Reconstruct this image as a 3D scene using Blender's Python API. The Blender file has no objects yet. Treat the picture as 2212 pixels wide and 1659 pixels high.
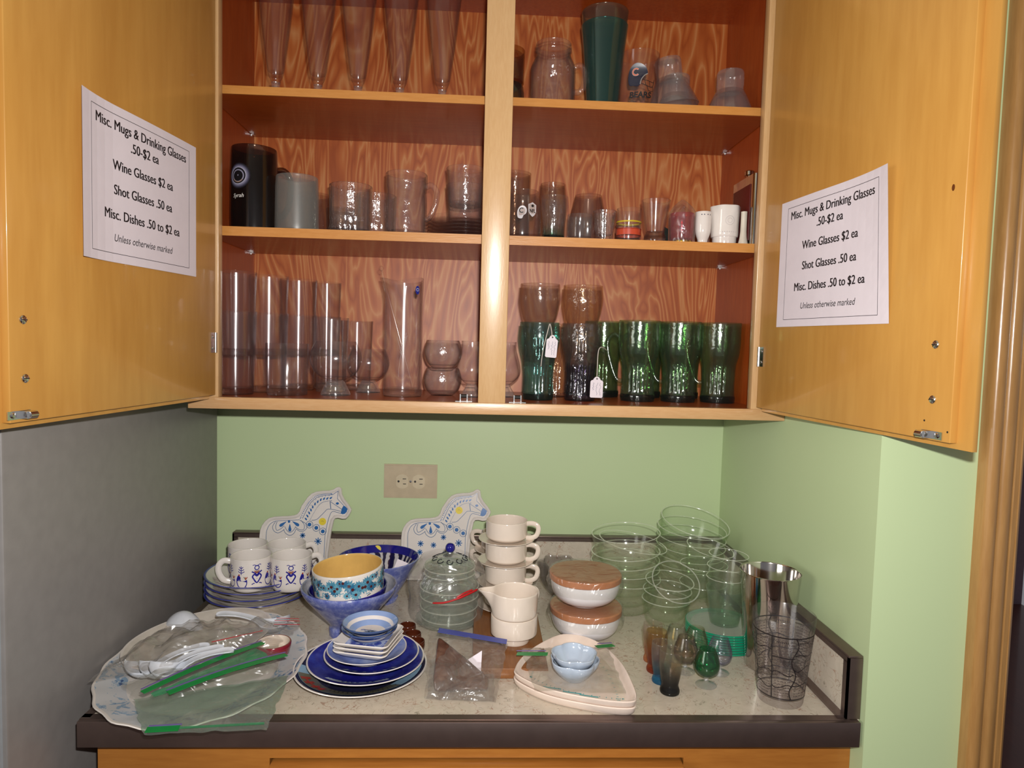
import bpy, math, random
from math import sin, cos, pi, radians as R, sqrt, atan2
from mathutils import Vector, Matrix, noise
from mathutils.geometry import tessellate_polygon
random.seed(7)
SC = bpy.context.scene
COL = SC.collection

# ------------------------------------------------------------------ materials
def lin(h):
    h = h.lstrip('#')
    o = []
    for i in (0, 2, 4):
        c = int(h[i:i+2], 16) / 255
        o.append(c / 12.92 if c <= .04045 else ((c + .055) / 1.055) ** 2.4)
    return (*o, 1)

class N:
    """small node-tree builder"""
    def __init__(s, name):
        s.m = bpy.data.materials.new(name); s.m.use_nodes = True
        s.t = s.m.node_tree; s.t.nodes.clear()
        s.out = s.n('ShaderNodeOutputMaterial')
    def n(s, typ, **kw):
        x = s.t.nodes.new(typ)
        for k, v in kw.items():
            if k.startswith('i_'):
                x.inputs[k[2:].replace('_', ' ')].default_value = v
            else: setattr(x, k, v)
        return x
    def l(s, a, b): s.t.links.new(a, b)
    def coord(s, scale=(1, 1, 1), rot=(0, 0, 0), kind='Object'):
        tc = s.n('ShaderNodeTexCoord'); mp = s.n('ShaderNodeMapping')
        mp.inputs['Scale'].default_value = scale; mp.inputs['Rotation'].default_value = rot
        s.l(tc.outputs[kind], mp.inputs['Vector']); return mp.outputs[0]
    def noise(s, vec, scale, detail=3, rough=.5, dist=0):
        x = s.n('ShaderNodeTexNoise'); x.inputs['Scale'].default_value = scale
        x.inputs['Detail'].default_value = detail; x.inputs['Roughness'].default_value = rough
        x.inputs['Distortion'].default_value = dist
        s.l(vec, x.inputs['Vector']); return x.outputs['Fac']
    def ramp(s, fac, stops, interp='LINEAR'):
        x = s.n('ShaderNodeValToRGB'); x.color_ramp.interpolation = interp
        e = x.color_ramp.elements
        while len(e) < len(stops): e.new(.5)
        for el, (p, c) in zip(e, stops):
            el.position = p; el.color = lin(c) if isinstance(c, str) else (c if len(c) == 4 else (*c, 1))
        s.l(fac, x.inputs[0]); return x.outputs[0]
    def mix(s, fac, a, b, mode='MIX'):
        x = s.n('ShaderNodeMix', data_type='RGBA', blend_type=mode)
        for val, sock in ((fac, x.inputs[0]), (a, x.inputs[6]), (b, x.inputs[7])):
            if isinstance(val, bpy.types.NodeSocket): s.l(val, sock)
            elif isinstance(val, str): sock.default_value = lin(val)
            else: sock.default_value = val
        return x.outputs[2]
    def math(s, op, a, b=None, clamp=False):
        x = s.n('ShaderNodeMath', operation=op, use_clamp=clamp)
        for i, val in enumerate((a, b)):
            if val is None: continue
            if isinstance(val, bpy.types.NodeSocket): s.l(val, x.inputs[i])
            else: x.inputs[i].default_value = val
        return x.outputs[0]
    def bump(s, h, strength=.2, dist=.002):
        x = s.n('ShaderNodeBump'); x.inputs['Strength'].default_value = strength
        x.inputs['Distance'].default_value = dist; s.l(h, x.inputs['Height']); return x.outputs[0]
    def bsdf(s, color, rough=.5, metal=0, spec=.5, normal=None, coat=0, crough=.08):
        x = s.n('ShaderNodeBsdfPrincipled')
        for k, v in (('Base Color', color), ('Roughness', rough), ('Metallic', metal),
                     ('Specular IOR Level', spec), ('Coat Weight', coat)):
            if isinstance(v, bpy.types.NodeSocket): s.l(v, x.inputs[k])
            elif isinstance(v, str): x.inputs[k].default_value = lin(v)
            else: x.inputs[k].default_value = v
        x.inputs['Coat Roughness'].default_value = crough
        if normal: s.l(normal, x.inputs['Normal'])
        return x.outputs[0]
    def done(s, sh): s.l(sh, s.out.inputs[0]); return s.m

def plain(name, c, rough=.4, metal=0, spec=.5, coat=0, var=.06):
    n = N(name)
    v = n.coord()
    base = lin(c)
    dark = tuple(x * (1 - var) for x in base[:3]); lite = tuple(min(1, x * (1 + var)) for x in base[:3])
    col = n.ramp(n.noise(v, 45, 3), [(.3, dark), (.7, lite)])
    return n.done(n.bsdf(col, rough, metal, spec, coat=coat))

def glass(name, tint='#f4f4f4', edge=None, haze=.03, rough=.13, refl=1.0, ramp=None, emboss=None, hazec='#e8e4e6'):
    """thin walled glass: tinted transmission that deepens where the wall is seen edge-on, fresnel gloss, a trace of dust"""
    n = N(name)
    lw = n.n('ShaderNodeLayerWeight', i_Blend=.5)
    f = lw.outputs['Facing']
    nrm = None
    if emboss:
        v = n.coord()
        nrm = n.bump(n.noise(v, emboss[0], 2, .5, .6), emboss[1], .004)
    if ramp:
        tc = n.n('ShaderNodeTexCoord'); sp = n.n('ShaderNodeSeparateXYZ')
        n.l(tc.outputs['Generated'], sp.inputs[0])
        base = n.ramp(sp.outputs[2], [(p, tuple(x ** .25 for x in lin(c)[:3])) for p, c in ramp])
    else:
        rgb = n.n('ShaderNodeRGB'); rgb.outputs[0].default_value = (*[x ** .25 for x in lin(tint)[:3]], 1); base = rgb.outputs[0]
    if edge: ed = edge
    else:
        gm = n.n('ShaderNodeGamma', i_Gamma=2.4); n.l(base, gm.inputs[0]); ed = gm.outputs[0]
    f3 = n.math('POWER', f, 3.0)
    col = n.mix(f3, base, ed)
    tr = n.n('ShaderNodeBsdfTransparent'); n.l(col, tr.inputs[0])
    gl = n.n('ShaderNodeBsdfGlossy', i_Roughness=rough); gl.inputs['Color'].default_value = (1, 1, 1, 1)
    df = n.n('ShaderNodeBsdfDiffuse')
    dc = n.mix(.5, hazec, base); n.l(dc, df.inputs['Color'])
    if nrm: n.l(nrm, gl.inputs['Normal'])
    mx0 = n.n('ShaderNodeMixShader')
    hz = n.math('ADD', n.math('MULTIPLY', f3, haze * 1.3), haze * .30)
    n.l(hz, mx0.inputs[0]); n.l(tr.outputs[0], mx0.inputs[1]); n.l(df.outputs[0], mx0.inputs[2])
    fac = n.math('ADD', n.math('MULTIPLY', n.math('POWER', f, 5.0), .55 * refl), .035 * refl, clamp=True)
    mx = n.n('ShaderNodeMixShader'); n.l(fac, mx.inputs[0]); n.l(mx0.outputs[0], mx.inputs[1]); n.l(gl.outputs[0], mx.inputs[2])
    return n.done(mx.outputs[0])

def solidglass(name, tint='#f4f4f4', clear=.68):
    """thick refracting glass for heavy bases"""
    n = N(name)
    gb = n.n('ShaderNodeBsdfGlass', i_Roughness=.03, i_IOR=1.45); gb.inputs['Color'].default_value = lin(tint)
    tr = n.n('ShaderNodeBsdfTransparent'); tr.inputs[0].default_value = lin(tint)
    mx = n.n('ShaderNodeMixShader', i_Fac=clear); n.l(gb.outputs[0], mx.inputs[1]); n.l(tr.outputs[0], mx.inputs[2])
    return n.done(mx.outputs[0])
def core(g, outer, zf, m, n=40, mod=None, d=.0009):
    zs = [z for r, z in outer if d < z < zf-d]
    p = [(0, d)] + [(interp(outer, z)-d, z) for z in [d]+zs+[zf-d]] + [(0, zf-d)]
    return g.lathe(p, m, n, mod=mod)

def film(name, tint='#fcfcfa', haze=.025, gloss=.08):
    """thin crumpled plastic film"""
    n = N(name); v = n.coord()
    h = n.math('ADD', n.noise(v, 20, 2, .5, 1.6), n.math('MULTIPLY', n.noise(v, 55, 1), .22))
    nrm = n.bump(h, 1.0, .010)
    lw = n.n('ShaderNodeLayerWeight', i_Blend=.5)
    f = lw.outputs['Facing']
    tr = n.n('ShaderNodeBsdfTransparent'); tr.inputs[0].default_value = lin(tint)
    df = n.n('ShaderNodeBsdfDiffuse'); df.inputs[0].default_value = lin('#d8d6d2')
    gl = n.n('ShaderNodeBsdfGlossy', i_Roughness=.25); n.l(nrm, gl.inputs['Normal'])
    a = n.n('ShaderNodeMixShader'); n.l(n.math('ADD', n.math('MULTIPLY', n.math('POWER', f, 3), .16), haze), a.inputs[0])
    n.l(tr.outputs[0], a.inputs[1]); n.l(df.outputs[0], a.inputs[2])
    b = n.n('ShaderNodeMixShader'); n.l(n.math('ADD', n.math('MULTIPLY', n.math('POWER', f, 4), .4), gloss, clamp=True), b.inputs[0])
    n.l(a.outputs[0], b.inputs[1]); n.l(gl.outputs[0], b.inputs[2])
    return n.done(b.outputs[0])

def wood(name, c1, c2, c3, axis='Z', scale=1, rough=.3, spec=.45, coat=.25, figure=.5, rings=26, crough=.08):
    """board with long grain along axis"""
    n = N(name)
    k = {'X': (.12, 1, 1), 'Y': (1, .12, 1), 'Z': (1, 1, .12)}[axis]
    v = n.coord(tuple(x * scale for x in k))
    big = n.noise(v, 5, 4, .6, figure)
    fine = n.noise(v, rings * 6, 3, .6)
    col = n.ramp(big, [(.25, c1), (.5, c2), (.75, c3)])
    col = n.mix(n.math('MULTIPLY', fine, .28), col, c1, 'MULTIPLY') if False else n.mix(.30, col, n.ramp(fine, [(.35, c1), (.65, c3)]))
    v2 = n.coord((1, 1, 1))
    bl = n.noise(v2, 3.0, 2, .5)
    col = n.mix(n.math('MULTIPLY', n.math('SUBTRACT', bl, .5, True), 1.1, True), col, c1)
    nrm = n.bump(fine, .18, .001)
    return n.done(n.bsdf(col, rough, 0, spec, nrm, coat, crough))

# ------------------------------------------------------------------ mesh accumulator
def sm(p, k=4, closed=False):
    """Catmull-Rom through p"""
    p = [tuple(q) for q in p]; o = []; m = len(p)
    rng = range(m if closed else m - 1)
    for i in rng:
        if closed: a, b, c, d = p[(i-1) % m], p[i], p[(i+1) % m], p[(i+2) % m]
        else: a, b, c, d = p[max(i-1, 0)], p[i], p[i+1], p[min(i+2, m-1)]
        for j in range(k):
            t = j / k
            o.append(tuple(.5 * (2*y + (z-x)*t + (2*x-5*y+4*z-w)*t*t + (3*y-x-3*z+w)*t*t*t) for x, y, z, w in zip(a, b, c, d)))
    if not closed: o.append(p[-1])
    return o

def interp(prof, z):
    for (r0, z0), (r1, z1) in zip(prof, prof[1:]):
        if z0 <= z <= z1 and z1 > z0: return r0 + (r1-r0) * (z-z0) / (z1-z0)
    return prof[-1][0] if z > prof[-1][1] else prof[0][0]

def shell(outer, t, zf, lip=True, rim=None, m=None):
    """closed profile of a vessel: outer wall, rounded lip, inner wall, inside floor at zf. outer: (r,z) from foot to rim"""
    o = [tuple(q) for q in outer]
    if o[0][0] > 1e-5: o = [(0, o[0][1])] + o
    top = o[-1]
    inn = [(max(interp(o, z) - t, .0005), z) for r, z in reversed(o) if z > zf + 1e-4 and z < top[1] - t*.3 and r > t]
    rf = max(interp(o, zf) - t, .001)
    p = o + ([(top[0] - t*.25, top[1] + t*.4), (top[0] - t*.75, top[1] + t*.4)] if lip else []) + [(top[0] - t, top[1])]
    if rim:
        k = len(o)-1
        p = [(q[0], q[1], rim if k <= i < len(p)-1 else m) for i, q in enumerate(p)]
    return p + inn + [(rf, zf + t*.4), (rf * .8, zf), (0, zf)]

class G:
    def __init__(s): s.v = []; s.f = []; s.mi = []; s.mats = []
    def mat(s, m):
        if m not in s.mats: s.mats.append(m)
        return s.mats.index(m)
    def add(s, vs, fs, m, T=None):
        b = len(s.v); k = s.mat(m)
        for q in vs:
            s.v.append(tuple(T @ Vector(q)) if T is not None else tuple(q))
        for f in fs: s.f.append(tuple(b + i for i in f)); s.mi.append(k)
        return s
    def lathe(s, prof, m, n=48, mod=None, T=None, sx=1, sy=1):
        """prof: (r,z[,material]) ; mod(theta,r,z)->r"""
        vs = []; rows = []; fs = []; fm = []
        cur = m
        for q in prof:
            r, z = q[0], q[1]
            if len(q) > 2 and q[2] is not None: cur = q[2]
            fm.append(cur)
            if r < 1e-6: rows.append([len(vs)]); vs.append((0, 0, z)); continue
            row = []
            for i in range(n):
                a = 2*pi*i/n; rr = mod(a, r, z) if mod else r
                row.append(len(vs)); vs.append((rr*cos(a)*sx, rr*sin(a)*sy, z))
            rows.append(row)
        by = {}
        for j in range(len(rows)-1):
            A, B = rows[j], rows[j+1]
            if len(A) == 1 and len(B) == 1: continue
            L = by.setdefault(fm[j], [])
            for i in range(n):
                k = (i+1) % n
                if len(A) == 1: L.append((A[0], B[k], B[i]))
                elif len(B) == 1: L.append((A[i], A[k], B[0]))
                else: L.append((A[i], A[k], B[k], B[i]))
        b = len(s.v)
        for q in vs: s.v.append(tuple(T @ Vector(q)) if T is not None else q)
        for mm, L in by.items():
            kk = s.mat(mm)
            for f in L: s.f.append(tuple(b+i for i in f)); s.mi.append(kk)
        return s
    def tube(s, pts, r, m, n=10, T=None, closed=False, sq=1.0):
        """r number or list; sq flattens the section along its second axis"""
        P = [Vector(q) for q in pts]; k = len(P); vs = []; fs = []
        rr = r if isinstance(r, (list, tuple)) else [r]*k
        t0 = (P[1]-P[0]).normalized(); ref = Vector((0, 0, 1)) if abs(t0.z) < .9 else Vector((1, 0, 0))
        u = t0.cross(ref).normalized()
        for i, p in enumerate(P):
            if closed: t = (P[(i+1) % k] - P[i-1]).normalized()
            else: t = (P[min(i+1, k-1)] - P[max(i-1, 0)]).normalized()
            u = (u - t*u.dot(t)).normalized(); w = t.cross(u)
            for j in range(n):
                a = 2*pi*j/n; vs.append(p + u*(cos(a)*rr[i]) + w*(sin(a)*rr[i]*sq))
        for i in range(k if closed else k-1):
            for j in range(n):
                a, b = i*n+j, i*n+(j+1) % n; c, d = ((i+1) % k)*n+(j+1) % n, ((i+1) % k)*n+j
                fs.append((a, b, c, d))
        if not closed:
            fs.append(tuple(range(n-1, -1, -1))); fs.append(tuple((k-1)*n+j for j in range(n)))
        return s.add(vs, fs, m, T)
    def box(s, x0, x1, y0, y1, z0, z1, m, T=None):
        v = [(x, y, z) for z in (z0, z1) for y in (y0, y1) for x in (x0, x1)]
        return s.add(v, [(0, 2, 3, 1), (4, 5, 7, 6), (0, 1, 5, 4), (2, 6, 7, 3), (0, 4, 6, 2), (1, 3, 7, 5)], m, T)
    def bbox(s, x0, x1, y0, y1, z0, z1, m, b=.002, T=None):
        """box with chamfered edges"""
        import bmesh
        bm = bmesh.new()
        vs = [bm.verts.new((x, y, z)) for z in (z0, z1) for y in (y0, y1) for x in (x0, x1)]
        for f in [(0, 2, 3, 1), (4, 5, 7, 6), (0, 1, 5, 4), (2, 6, 7, 3), (0, 4, 6, 2), (1, 3, 7, 5)]: bm.faces.new([vs[i] for i in f])
        bmesh.ops.bevel(bm, geom=bm.edges[:], offset=b, segments=2, affect='EDGES', profile=.5)
        bm.verts.index_update()
        s.add([v.co[:] for v in bm.verts], [[v.index for v in f.verts] for f in bm.faces], m, T); bm.free(); return s
    def prism(s, poly, z0, z1, m, T=None, inset=0, m2=None):
        """extrude a 2-D outline from z0 to z1 (local z)"""
        n = len(poly); tri = tessellate_polygon([[Vector((x, y, 0)) for x, y in poly]])
        vs = [(x, y, z0) for x, y in poly] + [(x, y, z1) for x, y in poly]
        s.add(vs, [(i, (i+1) % n, n+(i+1) % n, n+i) for i in range(n)] + [tuple(t[::-1]) for t in tri], m, T)
        s.add(vs, [tuple(n+i for i in t) for t in tri], m2 or m, T); return s
    def fill(s, poly, fn, m):
        tri = tessellate_polygon([[Vector((x, y, 0)) for x, y in poly]])
        return s.add([fn(x, y) for x, y in poly], [tuple(t) for t in tri], m)
    def disc(s, cx, cy, r, fn, m, n=14, ry=None):
        pts = [(cx, cy)] + [(cx + r*cos(2*pi*i/n), cy + (ry or r)*sin(2*pi*i/n)) for i in range(n)]
        return s.add([fn(*q) for q in pts], [(0, 1+i, 1+(i+1) % n) for i in range(n)], m)
    def stroke(s, pts, w, fn, m, closed=False):
        k = len(pts); vs = []; fs = []
        for i, (x, y) in enumerate(pts):
            a = pts[(i-1) % k] if closed or i else pts[0]; b = pts[(i+1) % k] if closed or i < k-1 else pts[-1]
            dx, dy = b[0]-a[0], b[1]-a[1]; L = sqrt(dx*dx+dy*dy) or 1
            ox, oy = -dy/L*w/2, dx/L*w/2
            vs += [fn(x+ox, y+oy), fn(x-ox, y-oy)]
        for i in range(k if closed else k-1):
            j = (i+1) % k; fs.append((2*i, 2*i+1, 2*j+1, 2*j))
        return s.add(vs, fs, m)
    def ring(s, cx, cy, r, w, fn, m, n=24, a0=0, a1=2*pi):
        full = abs(a1-a0-2*pi) < 1e-6
        pts = [(cx+r*cos(a0+(a1-a0)*i/n), cy+r*sin(a0+(a1-a0)*i/n)) for i in range(n + (0 if full else 1))]
        return s.stroke(pts, w, fn, m, full)
    def text(s, body, size, fn, m, shear=0, align='CENTER', ox=0, oy=0, bold=0, sx=1):
        cu = bpy.data.curves.new('lettering', 'FONT'); cu.body = body; cu.size = size; cu.align_x = align
        cu.shear = shear; cu.offset = bold; cu.resolution_u = 3
        ob = bpy.data.objects.new('lettering', cu); COL.objects.link(ob)
        me = bpy.data.meshes.new_from_object(ob)
        vs = [fn(v.co.x*sx+ox, v.co.y+oy) for v in me.vertices]; fs = [tuple(p.vertices) for p in me.polygons]
        bpy.data.objects.remove(ob); bpy.data.curves.remove(cu); bpy.data.meshes.remove(me)
        return s.add(vs, fs, m)
    def build(s, name, parent=None, ang=38, flat=False):
        me = bpy.data.meshes.new(name); me.from_pydata(s.v, [], s.f)
        for m in s.mats: me.materials.append(m)
        me.polygons.foreach_set('material_index', s.mi)
        me.validate(); me.update()
        if not flat:
            me.shade_smooth(); me.set_sharp_from_angle(angle=R(ang))
        o = bpy.data.objects.new(name, me); COL.objects.link(o)
        if parent is not None: o.parent = parent
        return o

def tag(o, label, cat, group=None, kind=None):
    o['label'] = label; o['category'] = cat
    if group: o['group'] = group
    if kind: o['kind'] = kind
    return o
def thing(name, label, cat, loc=(0, 0, 0), rz=0, group=None):
    o = bpy.data.objects.new(name, None); COL.objects.link(o); o.empty_display_size = .02
    o.location = loc; o.rotation_euler = (0, 0, rz); return tag(o, label, cat, group)
def solo(g, name, label, cat, loc=(0, 0, 0), rz=0, group=None, rot=None):
    o = g.build(name); o.location = loc; o.rotation_euler = rot or (0, 0, rz); return tag(o, label, cat, group)
def struct(g, name, **k):
    o = g.build(name, **k); o['kind'] = 'structure'; return o
def dup(o, loc, label=None, rz=None, rot=None, scale=None):
    r = o.copy(); COL.objects.link(r); r.location = loc
    if rz is not None: r.rotation_euler = (0, 0, rz)
    if rot is not None: r.rotation_euler = rot
    if scale: r.scale = (scale,)*3 if not isinstance(scale, tuple) else scale
    if label: r['label'] = label
    for ch in list(o.children):
        c = ch.copy(); COL.objects.link(c); c.parent = r
        for g2 in list(ch.children):
            d = g2.copy(); COL.objects.link(d); d.parent = c
    return r
def on_wall(prof, th0=-pi/2, off=.0004):
    """map (arc length, height) art onto a turned wall, th0 = facing direction"""
    def fn(u, z):
        r = interp(prof, z) + off; a = th0 + u / max(interp(prof, z), .005)
        return (r*cos(a), r*sin(a), z)
    return fn
# ------------------------------------------------------------------ shared materials
M = {}
M['door'] = wood('maple_door', '#a87636', '#ba8842', '#c2934c', 'Z', .7, .30, .4, .25, .4, 12)
M['frame'] = wood('birch_frame', '#b98f5e', '#c49d6d', '#cda97b', 'Z', 1.6, .34, .6, .6, .2, 40, .24)
M['rail'] = wood('birch_rail', '#b68856', '#c1976a', '#caa478', 'X', 1.6, .34, .5, .25, .2, 40)
M['side'] = wood('stained_side', '#84300c', '#9c4214', '#ac501a', 'Z', .8, .38, .4, .2, .3)
M['shelf'] = wood('stained_shelf', '#88380f', '#9c4616', '#aa521c', 'X', .8, .36, .4, .2, .3)
M['shelf_edge'] = wood('shelf_edge', '#b37632', '#c08444', '#ca904e', 'X', 1.4, .36, .45, .2, .2, 40)
M['lower'] = wood('lower_cabinet', '#8a5220', '#9f6428', '#ad7232', 'X', .9, .38, .4, .2, .5)
M['casing'] = wood('door_casing', '#8d6436', '#a07644', '#ae8450', 'Z', 1, .28, .5, .3, .3)
def plywood():
    n = N('rotary_plywood')
    v = n.coord((1, 1, .17))
    a = n.noise(v, 9.5, 2.5, .5, 1.3)
    b = n.math('MULTIPLY', a, 13.0); fr = n.math('FRACT', b)
    tri = n.math('ABSOLUTE', n.math('SUBTRACT', fr, .5))
    fine = n.noise(n.coord((1, 1, .05)), 160, 2, .6)
    h = n.math('ADD', n.math('MULTIPLY', tri, 1.5), n.math('MULTIPLY', fine, .35))
    col = n.ramp(h, [(.12, '#94430f'), (.40, '#a5521c'), (.68, '#b0622b'), (1.0, '#c0834e')])
    return n.done(n.bsdf(col, .46, 0, .6))
M['ply'] = plywood()
def painted(name, c, rough=.42):
    n = N(name); v = n.coord()
    col = n.mix(n.math('MULTIPLY', n.noise(v, 6, 3), .10), c, '#9aae74')
    return n.done(n.bsdf(col, rough, 0, .4, n.bump(n.noise(v, 220, 2), .05, .001)))
M['green'] = painted('green_paint', '#b9ca9e')
M['metal_edge'] = plain('dull_metal_edging', '#7d6c66', .34, .85, .5)
M['chrome'] = plain('chrome', '#d8d8d8', .14, 1)
M['steel'] = plain('polished_steel', '#c9c4be', .10, 1)
M['dark'] = plain('dark_void', '#1a1512', .6)
M['black'] = plain('black_print', '#141317', .45)
M['white'] = plain('white_glaze', '#dcd5cf', .10, 0, .5, .3, .02)
M['cream'] = plain('cream_glaze', '#d9cbbd', .12, 0, .5, .3, .02)
M['paper'] = plain('white_paper', '#d6cdd4', .6, 0, .3, 0, .02)
def laminate():
    n = N('squiggle_laminate'); v = n.coord()
    bg = n.ramp(n.noise(v, 90, 3), [(.3, '#bdb2a2'), (.7, '#c6bbab')])
    col = bg
    for sc, off, c, th in ((52, 0, '#8d6450', .0085), (60, 3.7, '#77705f', .0085), (46, 8.1, '#a5806a', .0085)):
        mp = n.n('ShaderNodeMapping'); mp.inputs['Location'].default_value = (off, off*.7, off*.3); n.l(v, mp.inputs[0])
        a = n.noise(mp.outputs[0], sc, 1.5, .5, .8)
        line = n.math('LESS_THAN', n.math('ABSOLUTE', n.math('SUBTRACT', a, .5)), th)
        mk = n.math('GREATER_THAN', n.noise(mp.outputs[0], sc*.75, 1), .53)
        col = n.mix(n.math('MULTIPLY', n.math('MULTIPLY', line, mk), .6), col, c)
    return n.done(n.bsdf(col, .22, 0, .5, None, .15))
M['laminate'] = laminate()
M['fridge'] = plain('grey_fridge_enamel', '#8d8987', .42, .25, .5, 0, .05)
M['gasket'] = plain('fridge_gasket', '#9aa0a6', .5)
M['plate_ivory'] = plain('ivory_plastic', '#b7a78b', .4)
M['ivory2'] = plain('ivory_socket', '#c6b89c', .32)

# ------------------------------------------------------------------ room shell
g = G().box(-2.2, 3.2, -3.4, 2.3, -.1, 0, wood('floor_boards', '#4a2216', '#5e2e1c', '#6d3822', 'Y', 1, .35)); struct(g, 'floor', flat=True)
g = G().box(-2.2, 3.2, -3.4, 2.3, 2.44, 2.54, plain('ceiling_paint', '#d8d2c4', .8)); struct(g, 'ceiling', flat=True)
g = G().box(-2.2, .5703, 0, .1, 0, 2.44, M['green']); struct(g, 'wall_back', flat=True)
g = G().box(.5703, .67, -.638, .1, 0, 2.44, M['green'])
g.box(.67, .775, -.638, -.53, 0, 2.44, M['green']); struct(g, 'wall_right', flat=True)
g = G().box(-2.3, -2.2, -3.4, .1, 0, 2.44, M['green']); struct(g, 'wall_left', flat=True)
g = G().box(.67, 3.2, 2.2, 2.3, 0, 2.44, plain('far_room_paint', '#6a5560', .8)); struct(g, 'wall_far', flat=True)
g = G()
for a in ((-2.72, -1.48, .90, .96), (-2.72, -1.48, 2.14, 2.20), (-2.72, -2.66, .96, 2.14), (-1.54, -1.48, .96, 2.14), (-2.13, -2.07, .96, 2.14)): g.box(-2.2, -2.165, a[0], a[1], a[2], a[3], M['frame'])
struct(g, 'added_window_1')  # unseen frame, added to go with the side fill lamp
# door casing: moulded profile drawn in plan, extruded upward
prof = [(.7155, -.638), (.7155, -.652), (.718, -.658), (.724, -.661), (.731, -.660), (.736, -.656), (.7385, -.651), (.7405, -.655),
        (.745, -.657), (.756, -.6555), (.7575, -.653), (.759, -.6555), (.765, -.655), (.766, -.6525), (.7675, -.655), (.771, -.654), (.773, -.650), (.773, -.638)]
g = G().prism(prof, 0, 2.3, M['casing']); struct(g, 'trim_1', ang=60)

# ------------------------------------------------------------------ flash and added fill
def at_w(o, w): o.location = w; return o
# ------------------------------------------------------------------ refrigerator
def part(g, name, parent, **k):
    """part drawn in room coordinates, hung under its thing"""
    o = g.build(name, parent, **k); o.location = -parent.location; return o
def sub(g, name, parentpart, **k):
    return g.build(name, parentpart, **k)
fr = thing('refrigerator', 'grey refrigerator standing left of the counter with its plain side facing it', 'refrigerator', (-.98, -.37, 0))
part(G().bbox(-1.36, -.600, -.722, -.03, .02, 1.70, M['fridge'], .004), 'body', fr)
part(G().box(-1.34, -.606, -.732, -.722, .05, 1.69, M['gasket']), 'door_gasket', fr)
part(G().bbox(-1.36, -.600, -.80, -.732, .04, 1.70, M['fridge'], .006), 'door', fr)

# ------------------------------------------------------------------ base cabinet
bc = thing('base_cabinet', 'golden wood base cabinet under the laminate counter', 'cabinet', (0, -.3, 0))
part(G().box(-.553, .5700, -.59, -.03, .10, .872, M['lower']), 'body', bc)
g = G().box(-.553, .5700, -.605, -.59, .838, .872, M['lower']).box(-.553, -.306, -.605, -.59, .10, .838, M['lower']).box(.312, .5700, -.605, -.59, .10, .838, M['lower'])
part(g, 'face_frame', bc)
part(G().bbox(-.304, .310, -.622, -.592, .66, .834, M['lower'], .004), 'drawer', bc)
part(G().bbox(-.304, .310, -.622, -.592, .12, .65, M['lower'], .004), 'door', bc)
part(G().box(-.53, .5690, -.55, -.03, 0, .10, M['dark']), 'toe_kick', bc)

# ------------------------------------------------------------------ countertop
ct = thing('countertop', 'speckled squiggle laminate countertop with dark metal edging and low splash', 'countertop', (0, -.32, .873))
me_ = M['metal_edge']
part(G().box(-.5600, .5690, -.625, -.0005, .8735, .910, M['laminate']), 'worktop', ct)
g = G().bbox(-.5644, .5660, -.6365, -.625, .873, .9108, me_, .0012).box(-.5644, .553, -.630, -.616, .9100, .9112, me_)
g.box(-.5644, -.5600, -.625, -.02, .873, .9108, me_).box(-.5644, -.552, -.625, -.02, .9100, .9112, me_)
part(g, 'edge_band', ct)
bs = part(G().box(-.5660, .5500, -.018, -.0005, .9101, 1.004, M['laminate']), 'backsplash', ct)
g = G().bbox(-.5695, .5690, -.0225, -.0005, 1.004, 1.0075, me_, .0008).box(-.5695, .549, -.0225, -.018, .996, 1.004, me_)
g.box(-.5695, -.566, -.0225, -.0005, .911, 1.004, me_).box(-.5695, -.558, -.0225, -.018, .911, .997, me_)
sub(g, 'metal_cap', bs)
ss = part(G().box(.5500, .5692, -.622, -.019, .9101, 1.004, M['laminate']), 'side_splash', ct)
g = G().bbox(.5475, .5695, -.6265, -.019, 1.004, 1.0075, me_, .0008).box(.5475, .5500, -.6265, -.019, .996, 1.004, me_)
g.box(.5475, .5695, -.6265, -.622, .911, 1.004, me_).box(.5475, .5500, -.6265, -.612, .911, .997, me_)
sub(g, 'metal_cap', ss)
part(G().prism([(.5375, -.622), (.5500, -.622), (.5500, -.02), (.5375, -.02)], .910, .9145, me_), 'cove_strip', ct)

# ------------------------------------------------------------------ wall outlet
op = thing('outlet_plate', 'ivory double socket wall plate mounted sideways on the green wall', 'outlet', (-.167, 0, 1.1288))
r_ = R(-1.0)
op.rotation_euler = (0, 0, 0)
g = G(); x, z = .0619, .0397
g.prism([(-x, -z), (x, -z), (x, z), (-x, z)], 0, .0035, M['plate_ivory'], Matrix.Rotation(R(90), 4, 'X')).prism([(-x+.003, -z+.003), (x-.003, -z+.003), (x-.003, z-.003), (-x+.003, z-.003)], .0035, .0055, M['plate_ivory'], Matrix.Rotation(R(90), 4, 'X'))
g.build('cover', op)
for cx in (-.0192, .0192):
    g = G(); T = Matrix.Translation((cx, 0, 0)) @ Matrix.Rotation(R(90), 4, 'X')
    pts = [(max(-.0142, min(.0142, .0168*cos(2*pi*i/36))), .0172*sin(2*pi*i/36)) for i in range(36)]
    g.prism(pts, .005, .0072, M['ivory2'], T)
    f = lambda u, w, cx=cx: (cx+u, -.00735, w)
    g.stroke([(.001, .0062), (.009, .0062)], .0018, f, M['dark']); g.stroke([(.002, -.0058), (.009, -.0058)], .0018, f, M['dark'])
    g.disc(-.0085, 0, .0026, f, M['dark'])
    g.build('socket', op)
G().lathe([(0, 0), (.003, 0), (.0026, .0012), (0, .0016)], M['chrome'], 14, T=Matrix.Translation((0, -.0055, 0)) @ Matrix.Rotation(R(90), 4, 'X')).build('screw', op)

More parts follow.
